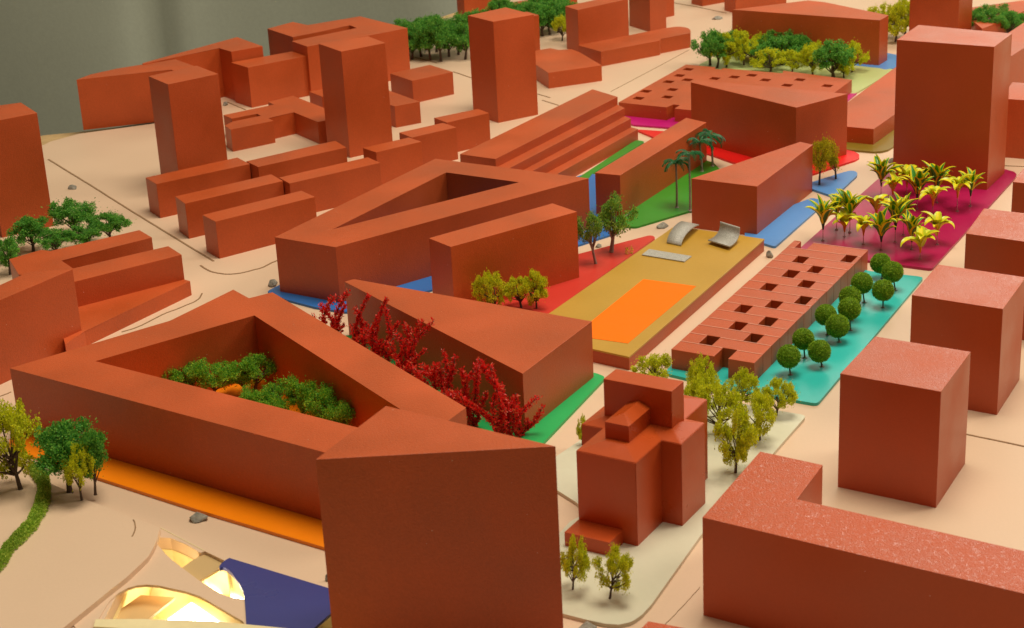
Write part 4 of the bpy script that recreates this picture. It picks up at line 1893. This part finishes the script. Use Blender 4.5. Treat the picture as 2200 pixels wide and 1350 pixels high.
# lit box below the cut-out
bm = bmesh.new(); op = clean(T['opening']); n = len(op)
a = [bm.verts.new((x, y, -.0095)) for x, y in op]; b = [bm.verts.new((x, y, -.031)) for x, y in op]
for i in range(n): bm.faces.new((a[i], a[(i + 1) % n], b[(i + 1) % n], b[i]))
bm.faces.new(b)
lb = empty('light_box', (0, 0, 0)); tag(lb, 'lit plywood box glowing through the curved openings at the lower left', 'light box')
link('box_interior', mesh_of(bm, 'box_interior'), M_lightbox, lb)
for lp in T['lit']:
    bm = bmesh.new(); prism(bm, lp, -.0305, -.030, bev=0); link('light_panel', mesh_of(bm, 'light_panel'), M_lamp, lb)
for k, z in (('panel1', -.0025), ('panel2', -.014)):
    bm = bmesh.new(); prism(bm, T[k], z - .002, z, bottom=True); link('inner_panel', mesh_of(bm, 'inner_panel'), M_tan, lb)
bm = bmesh.new(); prism(bm, T['bar'], -.006, .0022, bev=.0004); link('acrylic_edge', mesh_of(bm, 'acrylic_edge'), M_acryl, lb)
bm = bmesh.new(); prism(bm, T['bridge'], -.0012, .0008, bev=.0002, bottom=True); structure('path', mesh_of(bm, 'path'), M_board)
bm = bmesh.new(); prism(bm, T['blue'], -.001, .0014, bev=.0003, bottom=True); tag(link('navy_sheet', mesh_of(bm, 'navy_sheet'), M_navy), 'dark blue sheet with a curved edge beside the glowing opening at the bottom', 'plastic sheet')
bm = bmesh.new(); prism(bm, T['terrain'], .0009, .005, bev=.0006, bottom=True); structure('terrain', mesh_of(bm, 'terrain'), M_board)
bm = bmesh.new(); prism(bm, round_poly(T['upper'], .006), .0045, .0072, bev=.0005); structure('terrain', mesh_of(bm, 'terrain'), M_board)
def ribbon(bm, pts, wd, z0, z1):
    L = []
    for i, p in enumerate(pts):
        a, b = Vector(pts[max(i - 1, 0)]), Vector(pts[min(i + 1, len(pts) - 1)]); d = (b - a).normalized(); nn = Vector((-d.y, d.x)) * wd / 2
        p = Vector(p); L.append((p + nn, p - nn))
    poly = [tuple(a) for a, b in L] + [tuple(b) for a, b in L][::-1]
    prism(bm, poly, z0, z1, bev=0)
def smooth_path(pts, sub=8):
    if len(pts) < 3: return pts
    out = []
    P = [Vector(p) for p in pts]
    for i in range(len(P) - 1):
        p0, p1, p2, p3 = P[max(i - 1, 0)], P[i], P[i + 1], P[min(i + 2, len(P) - 1)]
        for k in range(sub):
            t = k / sub; out.append(tuple(.5 * ((2 * p1) + (p2 - p0) * t + (2 * p0 - 5 * p1 + 4 * p2 - p3) * t * t + (3 * p1 - p0 - 3 * p2 + p3) * t ** 3)))
    out.append(tuple(P[-1])); return out
for g in DATA['grooves']:
    bm = bmesh.new(); pp = smooth_path(g['pts'])
    if len(pp) > 8: pp = [(x + U(-1, 1) * .0002, y + U(-1, 1) * .0002) for x, y in pp]
    ribbon(bm, pp, g['w'], -.001, .00045); structure('kerb_line', mesh_of(bm, 'kerb_line'), M_groove)
bm = bmesh.new(); ribbon(bm, smooth_path(T['arc']), .0009, .004, .0053); structure('kerb_line', mesh_of(bm, 'kerb_line'), M_groove)
bm = bmesh.new(); ribbon(bm, T['seam'], .0006, -.0005, .0003); structure('board_joint', mesh_of(bm, 'board_joint'), M_acryl)
# ------------------------------------------------------------------ coloured sheets
for i, p in enumerate(DATA['plates']):
    bm = bmesh.new(); prism(bm, round_poly(p['poly'], .005), 0, .0022 + i * .00004, bev=.0003)
    tag(link(p['name'], mesh_of(bm, p['name']), M_sheet[p['mat']]), p['label'] + '', 'plastic sheet')
# ------------------------------------------------------------------ terracotta blocks
for b in DATA['blocks']:
    bm = bmesh.new(); prism(bm, b['poly'], b['z0'], b['h'], holes=b['holes'])
    m_ = M_gloss if b['key'] in ('Lshape', 'pinkbottom') else M_satin if b['key'] in ('cube2', 'cube3', 'cube4', 'cube5', 'towerR', 'small') else M_red
    tag(link(b['name'], mesh_of(bm, b['key']), m_), b['label'], b['cat'], b['group'])
pf = DATA['perf']; bm = bmesh.new(); prism(bm, pf['poly'], 0, pf['h'], holes=pf['holes'])
tag(link('perforated_block', mesh_of(bm, 'perforated_block'), M_red), 'flat terracotta block with scattered square light wells in its roof, behind the big tapering block', 'building block')
st = DATA['stepped']; root = empty('stepped_block', (0, 0, 0)); tag(root, 'long terracotta block stepping down in four tiers to the bright green strip', 'building block')
E = st['edge']
for k in range(4):
    poly = E[0] if k == 0 else [E[k - 1][1], E[k][1], E[k][2], E[k - 1][2]]
    bm = bmesh.new(); prism(bm, poly, 0, st['h'][k], bev=.0003); link('tier', mesh_of(bm, 'tier'), M_red, root)
# church-like block
c = DATA['church']; O = Vector(c['O']); u = Vector(c['u']); v = Vector((-u.y, u.x)); he = c['he']
def W2(a, b): q = O + u * a + v * b; return (q.x, q.y)
root = empty('church_block', (*W2(.02, .04), 0)); off = -Vector((*W2(.02, .04), 0)); tag(root, 'church-like terracotta block with hipped roofs and a tall rear slab, on the cream sheet', 'church model')
def part(name, bm, m_=M_church):
    o = link(name, mesh_of(bm, name), m_, root); o.location = off; return o
W_, B0, B1, BX0, BX1, CT = .0462, .0395, .0785, -.0172, .0615, .116
cross = [(0, 0), (W_, 0), (W_, B0), (BX1, B0), (BX1, B1), (W_, B1), (W_, CT), (0, CT), (0, B1), (BX0, B1), (BX0, B0), (0, B0)]
ins = .0150; sgn = [(1, 1), (-1, 1), (-1, 1), (-1, 1), (-1, -1), (-1, -1), (-1, -1), (1, -1), (1, -1), (1, -1), (1, 1), (1, 1)]
bm = bmesh.new(); ev = [bm.verts.new((*W2(*q), he)) for q in cross]; bv = [bm.verts.new((*W2(*q), 0)) for q in cross]
iv = [bm.verts.new((*W2(q[0] + s[0] * ins, q[1] + s[1] * ins), he + .0042)) for q, s in zip(cross, sgn)]
n = len(cross)
for i in range(n):
    j = (i + 1) % n
    bm.faces.new((bv[i], bv[j], ev[j], ev[i])); bm.faces.new((ev[i], ev[j], iv[j], iv[i]))
bm.faces.new(iv)
bmesh.ops.recalc_face_normals(bm, faces=bm.faces[:])
bmesh.ops.bevel(bm, geom=[e for e in bm.edges if e.is_manifold and e.calc_face_angle() > .3], offset=.0004, segments=2, affect='EDGES', clamp_overlap=True)
part('body', bm)
def cbox(a0, a1, b0, b1, z0, z1, name, bev=.0004):
    bm = bmesh.new(); prism(bm, [W2(a0, b0), W2(a1, b0), W2(a1, b1), W2(a0, b1)], z0, z1, bev=bev); return part(name, bm)
cbox(-.0055, .0482, .0530, .0726, he - .003, .0988, 'tall_slab')
cbox(.0000, .0352, -.0208, .0006, 0, c['hF'], 'porch')
bm = bmesh.new(); hE = c['hE']; l0, l1, m0, m1 = .0130, .0316, .0192, .0532
q = [W2(l0, m0), W2(l1, m0), W2(l1, m1), W2(l0, m1)]; lv = [bm.verts.new((*x, he - .001)) for x in q]; uvv = [bm.verts.new((*x, hE)) for x in q]
mid = (l0 + l1) / 2; r0, r1 = bm.verts.new((*W2(mid, m0 + .0112), hE + .0038)), bm.verts.new((*W2(mid, m1), hE + .0038))
for i in range(4): bm.faces.new((lv[i], lv[(i + 1) % 4], uvv[(i + 1) % 4], uvv[i]))
bm.faces.new((uvv[0], uvv[1], r0)); bm.faces.new((uvv[1], uvv[2], r1, r0)); bm.faces.new((uvv[3], uvv[0], r0, r1)); bm.faces.new((uvv[2], uvv[3], r1))
part('lantern', bm)
# plank-roofed block with wells: fifteen strips laid side by side
pv = DATA['pav']; O = Vector(pv['O']); u = Vector(pv['u']); v = Vector(pv['v'])
root = empty('plank_block', (*O, 0)); tag(root, 'long flat terracotta block of side by side strips with square wells, beside the ball-shaped trees', 'building block')
sw = 1 / 15
gaps = [(.52, .69)] + [tuple(h) for h in pv['holes']] + [(.098, .262)]
for k in range(15):
    b0, b1 = k * sw + .0002, (k + 1) * sw - .0002
    bm = bmesh.new(); g0, g1 = gaps[k]
    for a0, a1 in ((0, g0), (g1, 1)):
        if a1 - a0 < .02: continue
        hz = pv['h'] + .0002 * (k % 3)
        prism(bm, [tuple(u * a + v * b) for a, b in ((a0, b0), (a1, b0), (a1, b1), (a0, b1))], 0, hz, bev=.00045)
    st_ = link('strip', mesh_of(bm, 'strip'), M_satin, root)
    bm = bmesh.new()
    for a0, a1 in ((0, g0), (g1, 1)):
        if a1 - a0 > .02: prism(bm, [tuple(u * a + v * b) for a, b in ((a0 + .004, b1 - .0032), (a1 - .004, b1 - .0032), (a1 - .004, b1 + .0002), (a0 + .004, b1 + .0002))], hz - .001, hz + .0003, bev=0)
    link('pale_edge', mesh_of(bm, 'pale_edge'), M_edge, st_)
# gold-topped slab
sl = DATA['slab']; root = empty('gold_topped_slab', (0, 0, 0)); tag(root, 'low slab with a gold painted top and a bright orange rectangle, in the centre right', 'building block')
bm = bmesh.new(); prism(bm, sl['poly'], 0, sl['h'] - .0016, bev=.0003); link('base', mesh_of(bm, 'base'), M_red, root)
cen = Vector((sum(p[0] for p in sl['poly']) / 4, sum(p[1] for p in sl['poly']) / 4))
gp = [tuple(cen + (Vector(p) - cen) * 1.004) for p in sl['poly']]
bm = bmesh.new(); prism(bm, gp, sl['h'] - .0016, sl['h'], bev=.0003, bottom=True); link('gold_top', mesh_of(bm, 'gold_top'), M_gold, root)
bm = bmesh.new(); prism(bm, sl['pool'], sl['h'], sl['h'] + .0003, bev=0); link('orange_rectangle', mesh_of(bm, 'orange_rectangle'), M_pool, root)
bm = bmesh.new(); prism(bm, sl['plate'], sl['h'], sl['h'] + .0012, bev=.0002); tag(link('grey_card', mesh_of(bm, 'grey_card'), M_grey), 'flat grey card lying on the gold top', 'card')
def curved_card(name, quad, prof, label, th=.0011):
    A, Bq, Cq, Dq = [Vector(q) for q in quad]; bm = bmesh.new(); n = 18; rows = []
    for k in range(n + 1):
        t = k / n; s, z = prof(t); l = A.lerp(Dq, s); r = Bq.lerp(Cq, s)
        s2, z2 = prof(min(t + .01, 1)); s1, z1 = prof(max(t - .01, 0)); run = (A - Dq).length * (s2 - s1); d = Vector((run, z2 - z1)).normalized(); fd = (Dq - A).normalized() * (-d.y) * th
        zz = sl['h'] + z
        rows.append([bm.verts.new((l.x, l.y, zz)), bm.verts.new((r.x, r.y, zz)), bm.verts.new((r.x + fd.x, r.y + fd.y, zz + d.x * th)), bm.verts.new((l.x + fd.x, l.y + fd.y, zz + d.x * th))])
    for k in range(n):
        for i in range(4): 
            f = bm.faces.new((rows[k][i], rows[k][(i + 1) % 4], rows[k + 1][(i + 1) % 4], rows[k + 1][i])); f.smooth = i in (0, 2)
    bm.faces.new(rows[0]); bm.faces.new(rows[-1][::-1]); bmesh.ops.recalc_face_normals(bm, faces=bm.faces[:])
    tag(link(name, mesh_of(bm, name), M_grey), label, 'card')
curved_card('curved_card', sl['arch'], lambda t: (1 - math.cos(t * PI * .62), .0078 * math.sin(t * PI * .80)), 'grey card bent into an arch on the gold top, left of the upturned one')
curved_card('curved_card', sl['jay'], lambda t: (math.sin(t * PI * .52), .0018 * (1 - t) ** 2 * 2 + .0155 * t ** 2.4), 'grey card curling up at one end near the right corner of the gold top')
# ------------------------------------------------------------------ stones
for i, r in enumerate(DATA['rocks']):
    bm = bmesh.new(); bmesh.ops.create_icosphere(bm, subdivisions=3, radius=1)
    sd = Vector((i * 3.1, i, 7))
    for vt in bm.verts:
        d = vt.co.normalized(); f = 1 + .38 * noise.noise(d * 1.3 + sd) + .12 * noise.noise(d * 4 + sd)
        q = d * f
        for pn, off_ in (((.6, .5, .62), .62), ((-.7, .3, .5), .66), ((.1, -.8, .6), .68), ((-.2, .9, .3), .6)):
            pn = Vector(pn).normalized(); t = q.dot(pn) - off_
            if t > 0: q -= pn * t
        vt.co = Vector((q.x * r['r'], q.y * r['r'] * .8, max(q.z, -.6) * r['hh'] * .75))
    o = link('stone', mesh_of(bm, 'stone'), M_rock); o.location = (r['p'][0], r['p'][1], r['hh'] * .4); o.rotation_euler[2] = i * 1.3
    tag(o, r['label'], 'stone', 'stones scattered on the board')
# ------------------------------------------------------------------ trees
def make_tree(kind, seed):
    random.seed(seed)
    par = dict(dark=(17, .175, 400, .040, .30), mid=(14, .19, 330, .042, .34), yellow=(21, .16, 430, .038, .26), olive=(13, .20, 330, .040, .34), sparse=(16, .145, 260, .038, .36))[kind]
    nl, lr, nleaf, ls, zt = par
    lobes = []; tries = 0
    while len(lobes) < nl and tries < 500:
        tries += 1
        d = rdir(); rr = U(.35, 1) ** .6
        if kind == 'dark': p = Vector((d.x * .42 * rr, d.y * .42 * rr, .64 + d.z * .28 * rr))
        elif kind == 'yellow': p = Vector((d.x * .50 * rr * (1.1 - .3 * d.z), d.y * .50 * rr * (1.1 - .3 * d.z), .58 + d.z * .36 * rr)); 
        elif kind == 'olive': p = Vector((d.x * .36 * rr, d.y * .36 * rr, .66 + d.z * .26 * rr))
        elif kind == 'sparse': p = Vector((d.x * .44 * rr, d.y * .44 * rr, .68 + d.z * .30 * rr))
        else: p = Vector((d.x * .42 * rr, d.y * .42 * rr, .68 + d.z * .24 * rr))
        if all((p - q).length > lr * .72 for q in lobes): lobes.append(p)
    top = max(lobes, key=lambda q: q.z); 
    bm = bmesh.new(); sway = Vector((U(-.04, .04), U(-.04, .04), 0))
    tr_ = [Vector((0, 0, 0)), Vector((0, 0, zt * .5)) + sway * .6, Vector((0, 0, zt)) + sway, Vector((0, 0, zt + .2)) + sway * .5]
    w0 = .034 if kind in ('dark', 'yellow') else .04
    tube(bm, tr_, [w0 * 1.25, w0, w0 * .85, w0 * .45], 7)
    tube(bm, [Vector((0, 0, -.01)), Vector((0, 0, .012))], [.055, .04], 8)
    for q in lobes:
        t = U(.0, .8); st_ = tr_[1].lerp(tr_[2], t) if rnd() < .5 else tr_[2].lerp(tr_[3], t)
        mid_ = st_.lerp(q, .5) + Vector((U(-.04, .04), U(-.04, .04), U(-.05, .02)))
        tube(bm, [st_, mid_, q], [w0 * .5, w0 * .36, w0 * .15], 5)
    trunk = mesh_of(bm, kind + '_trunk', True)
    pts = []
    for q in lobes:
        r = lr * U(.75, 1.2); sub = [q + rdir() * r * U(.3, .8) for _ in range(7)]
        for _ in range(int(nleaf * (r / lr) ** 2)):
            c_ = random.choice(sub); d = rdir(); p = c_ + d * r * .42 * U(.55, 1.12) + rdir() * r * .12
            pts.append((p, (p - q).normalized() * .6 + d * .6))
        for _ in range(10):
            d = rdir(); pts.append((q + d * r * U(1.05, 1.5), d))
    if kind != 'olive':
        for _ in range(26):
            q = random.choice(lobes); st_ = tr_[2]; p = st_.lerp(q, U(.3, .9)) + rdir() * .03; pts.append((p, rdir()))
    crown = leaf_mesh(kind + '_crown', pts, ls)
    return trunk, crown
tree_protos = {}
for kind, nv in (('dark', 5), ('mid', 4), ('yellow', 7), ('olive', 2), ('sparse', 2)):
    tree_protos[kind] = []
    for s in range(nv):
        tk, cr = make_tree(kind, 100 + s * 17 + len(kind)); tk.materials.append(M_pale if kind == 'sparse' else M_trunk); cr.materials.append(M_leaf[kind])
        tree_protos[kind].append((tk, cr))
random.seed(11)
NAME = dict(dark='dark_green_tree', mid='green_tree', yellow='yellow_green_tree', olive='olive_tree', sparse='spreading_green_tree')
cnt = {}
for i, t in enumerate(DATA['trees']):
    k = t['kind']; cnt[k] = cnt.get(k, -1) + 1; tk, cr = tree_protos[k][cnt[k] % len(tree_protos[k])]
    root = empty(NAME[k], t['p']); root.rotation_euler = (0, math.atan2(t['lean'], t['h'] * .65), 0)
    rz = U(0, 2 * PI)
    h, ww = t['h'], t['w'] * {'dark': 1.18, 'mid': 1.2, 'yellow': .93, 'olive': 1.1, 'sparse': 1.1}[k]
    for nm, me in (('trunk', tk), ('crown', cr)):
        o = bpy.data.objects.new(nm, me); COL.objects.link(o); o.parent = root; o.rotation_euler[2] = rz; o.scale = (ww, ww, h)
    tag(root, t['label'], 'tree', {'dark': 'dark green model trees', 'mid': 'green trees inside the big courtyard', 'yellow': 'yellow-green model trees', 'olive': 'olive model trees', 'sparse': 'green trees on the coral sheet'}[k])
# ball-shaped trees
def ball_crown(seed):
    random.seed(seed); pts = []
    for i in range(3400):
        d = rdir(); f = 1 + .05 * noise.noise(d * 3 + Vector((seed, 0, 0))); pts.append((d * f * U(.90, 1.0), d * .5 + rdir() * .8))
    me = leaf_mesh('ball_leaves', pts, .19, 3.6, .2)
    bm = bmesh.new(); bm.from_mesh(me); bmesh.ops.create_icosphere(bm, subdivisions=3, radius=.9); me2 = mesh_of(bm, 'ball_crown'); me2.materials.append(M_ball); return me2
balls = [ball_crown(s) for s in (1, 2, 3)]
bm = bmesh.new(); tube(bm, [(0, 0, 0), (0, 0, 1)], [1, .9], 8); ballT = mesh_of(bm, 'ball_trunk', True); ballT.materials.append(M_tdark)
bm = bmesh.new(); tube(bm, [(0, 0, 0), (0, 0, .25), (0, 0, .5), (0, 0, 1)], [1, .9, .35, .25], 12); pinB = mesh_of(bm, 'pin_base', True); pinB.materials.append(M_pin)
for i, t in enumerate(DATA['balls']):
    root = empty('ball_tree', t['p']); P = Vector(t['p']); Cc = Vector(t['c']) - P
    o = bpy.data.objects.new('crown', balls[i % 3]); COL.objects.link(o); o.parent = root; o.location = Cc; r = t['r'] * .97; o.scale = (r, r, r * 1.0); o.rotation_euler = (i, i * .7, i * 2.1)
    o = bpy.data.objects.new('trunk', ballT); COL.objects.link(o); o.parent = root; L = Cc.length; o.scale = (.0007, .0007, L); o.rotation_euler = Cc.to_track_quat('Z', 'Y').to_euler()
    o = bpy.data.objects.new('pin', pinB); COL.objects.link(o); o.parent = root; o.scale = (.0024, .0024, .003)
    tag(root, t['label'], 'tree', 'ball-shaped trees on the turquoise sheet')
# striped plants
def strap(kind, seed):
    random.seed(seed); bm = bmesh.new(); n = 9; droop = U(.5, 1.25) if kind == 'y' else U(.15, .9); wmax = U(.24, .30) if kind == 'g' else U(.32, .42)
    rows = []; x = z = 0; ang = U(.95, 1.3)
    for k in range(n + 1):
        t = k / n; wd = wmax * (math.sin(PI * min(1, .12 + t * .88)) ** .75) * (1 if t < .99 else .02) + .004
        wd = wd * (1 - .15 * t)
        cols = [-1, -.52, 0, .52, 1]
        rows.append([bm.verts.new((x - .25 * wd * abs(c_) * math.sin(ang), c_ * wd * .5, z + .35 * wd * abs(c_) * math.cos(ang))) for c_ in cols])
        ang -= droop * 2.3 / n * (0.5 + t); x += math.cos(ang) / n; z += math.sin(ang) / n
    for k in range(n):
        for c_ in range(4):
            f = bm.faces.new((rows[k][c_], rows[k][c_ + 1], rows[k + 1][c_ + 1], rows[k + 1][c_])); f.smooth = True
            f.material_index = (1 if c_ in (0, 3) else 0) if kind == 'g' else (0 if c_ in (0, 3) else 1)
    me = mesh_of(bm, kind + '_leaf')
    for m_ in ([M_pgreen, M_pyel] if kind == 'g' else [M_plime, M_pyel]): me.materials.append(m_)
    return me
straps = {k: [strap(k, 40 + s) for s in range(7)] for k in 'gy'}
def funnel(kind):
    bm = bmesh.new(); tube(bm, [(0, 0, 0), (0, 0, .4), (0, 0, .8), (0, 0, 1)], [.10, .17, .26, .30], 9, cap=False); me = mesh_of(bm, 'funnel', True); me.materials.append(M_pdark if kind == 'g' else M_porange); return me
fun = {k: funnel(k) for k in 'gy'}
bm = bmesh.new(); tube(bm, [(0, 0, 0), (0, 0, .10), (0, 0, .12), (0, 0, 1)], [2.4, 2.0, .6, .55], 8); pinP = mesh_of(bm, 'pin', True); pinP.materials.append(M_pin)
random.seed(5)
for i, t in enumerate(DATA['plants']):
    k = t['kind']; root = empty('striped_plant' if k == 'g' else 'yellow_plant', t['p']); zc = t['zc'] - t['p'][2]; r = t['r']
    body = max(.011, zc * .55); zb = max(.001, zc - body * .75); 
    o = bpy.data.objects.new('pin', pinP); COL.objects.link(o); o.parent = root; o.scale = (.00075, .00075, zb + .002)
    o = bpy.data.objects.new('stem', fun[k]); COL.objects.link(o); o.parent = root; o.location = (0, 0, zb); o.scale = (.0075, .0075, body * .75)
    nleaf = 15 if k == 'g' else 10
    a0 = U(0, 6)
    for j in range(nleaf):
        me = straps[k][(i * 3 + j) % 7]; o = bpy.data.objects.new('leaf', me); COL.objects.link(o); o.parent = root
        a = a0 + j * 2.4; L = r * (U(1.5, 1.9) if j % 3 else U(1.1, 1.4)); inner = .3 * (j / nleaf)
        o.location = (math.cos(a) * .0022 * (1 - inner), math.sin(a) * .0022 * (1 - inner), zb + body * .62)
        o.rotation_euler = (U(-.15, .15), -(U(.0, .25) + inner * 1.6), a); o.scale = (L, L * 1.15, L)
    tag(root, t['label'], 'plant', 'striped plants on the magenta sheet')
# palms
def frond(seed):
    random.seed(seed); V = []; Fc = []; n = 15; x = z = 0; ang = U(.5, .9)
    droop = U(1.5, 2.3)
    for k in range(n):
        t = k / n; ang -= droop / n; x += math.cos(ang) / n; z += math.sin(ang) / n
        for s in (-1, 1):
            L = .30 * math.sin(PI * (.15 + .8 * t)) * U(.8, 1.1); b = len(V)
            tip = (x + L * .65, s * L * .62, z - L * (.45 + .3 * rnd())); wd = .036
            V += [(x - wd, 0, z), (x + wd, 0, z), (tip[0] * .5 + x * .5 + wd, tip[1] * .5, tip[2] * .45 + z * .55), tip]; Fc += [(b, b + 1, b + 2), (b, b + 2, b + 3)]
    me = bpy.data.meshes.new('frond'); me.from_pydata(V, [], Fc); me.materials.append(M_palm); return me
fronds = [frond(s) for s in range(5)]
random.seed(3)
for i, t in enumerate(DATA['palms']):
    P = Vector(t['p']); Cc = Vector(t['c']) - P; root = empty('palm_tree', P)
    bm = bmesh.new(); pts = [Vector((0, 0, 0)), Cc * .35 + Vector((.0006, 0, 0)), Cc * .7 + Vector((.0004, 0, 0)), Cc]
    tube(bm, [(0, 0, -.0005), (0, 0, .0008)], [.003, .002], 8); tube(bm, pts, [.0014, .0011, .0009, .0011], 7)
    for k in range(1, 26):
        z = Cc * (k / 26); tube(bm, [z, z + Vector((0, 0, .0004))], [.00125, .0011], 6)
    link('trunk', mesh_of(bm, 'palm_trunk', True), M_pale, root)
    for j in range(12):
        o = bpy.data.objects.new('frond', fronds[j % 5]); COL.objects.link(o); o.parent = root; o.location = Cc; L = t['r'] * U(.95, 1.2)
        o.rotation_euler = (U(-.3, .3), U(-.5, .25), j * 2 * PI / 12 + U(-.2, .2)); o.scale = (L, L * 1.1, L)
    tag(root, t['label'], 'palm tree', 'palms on the bright green sheet')
# red bushes
for i, t in enumerate(DATA['reds']):
    random.seed(60 + i); P = Vector(t['p']); root = empty('red_bush', P); bm = bmesh.new(); pts = []
    stems = []
    for tip in t['tips']:
        q = Vector(tip) - P; q += Vector((0, U(-.012, .012), 0)); b = Vector((U(-.003, .003), U(-.003, .003), 0))
        side = Vector((U(-.006, .006), U(-.006, .006), 0))
        path = [b.lerp(q, s) + side * math.sin(s * PI) * 1.3 + Vector((-q.x * .35 * math.sin(s * PI), 0, 0)) for s in [k / 9 for k in range(10)]]
        stems.append(path)
        for _ in range(1):
            s0 = random.randint(3, 7); q2 = path[s0] + Vector((U(-.014, .014), U(-.01, .01), U(.006, .022)))
            stems.append([path[s0].lerp(q2, s) + Vector((0, 0, -.003 * math.sin(s * PI))) for s in (0, .25, .5, .75, 1)])
    for path in stems:
        n = len(path); tube(bm, path, [.0008 * (1 - .6 * k / n) for k in range(n)], 5)
        tot = sum((path[k + 1] - path[k]).length for k in range(n - 1)); cntf = int(tot / .00013)
        fat = U(.8, 1.4)
        for _ in range(cntf):
            s = U(.06, 1.0) * (n - 1); k = min(int(s), n - 2); p = path[k].lerp(path[k + 1], s - k); d = rdir()
            rr = .0029 * fat * (.65 + .6 * abs(noise.noise(p * 180 + Vector((i, 0, 0)))) * 2)
            pts.append((p + d * rr * U(.3, 1.0), d + Vector((0, 0, .5))))
    link('stems', mesh_of(bm, 'red_stems'), M_trunk, root)
    link('foliage', leaf_mesh('red_foliage', pts, .0030, 2.2, .3), M_redleaf, root)
    tag(root, t['label'], 'bush', 'red bushes between the courtyard block and the wedge')
# hedge strip on the lower-left terrain
random.seed(9); hp = smooth_path(T['hedge'], 12); pts = []
for _ in range(15000):
    k = random.randrange(len(hp) - 1); p = Vector(hp[k]).lerp(Vector(hp[k + 1]), rnd()); a = U(0, 2 * PI); rr = rnd() ** .5
    wv = .0055 * (1 + .35 * noise.noise(Vector((p.x * 60, p.y * 60, 0)))); hv_ = .0075 * (1 + .4 * noise.noise(Vector((p.x * 90, p.y * 90, 5))))
    d = Vector((math.cos(a) * rr * wv, math.sin(a) * rr * wv * .7, 0)); z = hv_ * math.sqrt(max(0, 1 - rr * rr)) * U(.55, 1.08)
    pts.append((Vector((p.x + d.x, p.y + d.y, .005 + max(z, .0004))), Vector((d.x, d.y, z)).normalized()))
tag(link('hedge', leaf_mesh('hedge', pts, .0016, 1.8), M_hedge), 'curving fuzzy green hedge strip on the pale terrain at the lower left', 'hedge')
# small dry sprig on the coral sheet
random.seed(21); bm = bmesh.new(); SP = Vector(DATA['sprig'])
pts = [(Vector((U(-.004, .004), U(-.003, .003), U(0, .007))), rdir()) for _ in range(90)]
o = link('dry_sprig', leaf_mesh('dry_sprig', pts, .0018, 2), M_leaf['olive']); o.location = SP; tag(o, 'tiny dry brown-green sprig at the edge of the coral sheet by the gold-topped slab', 'sprig')
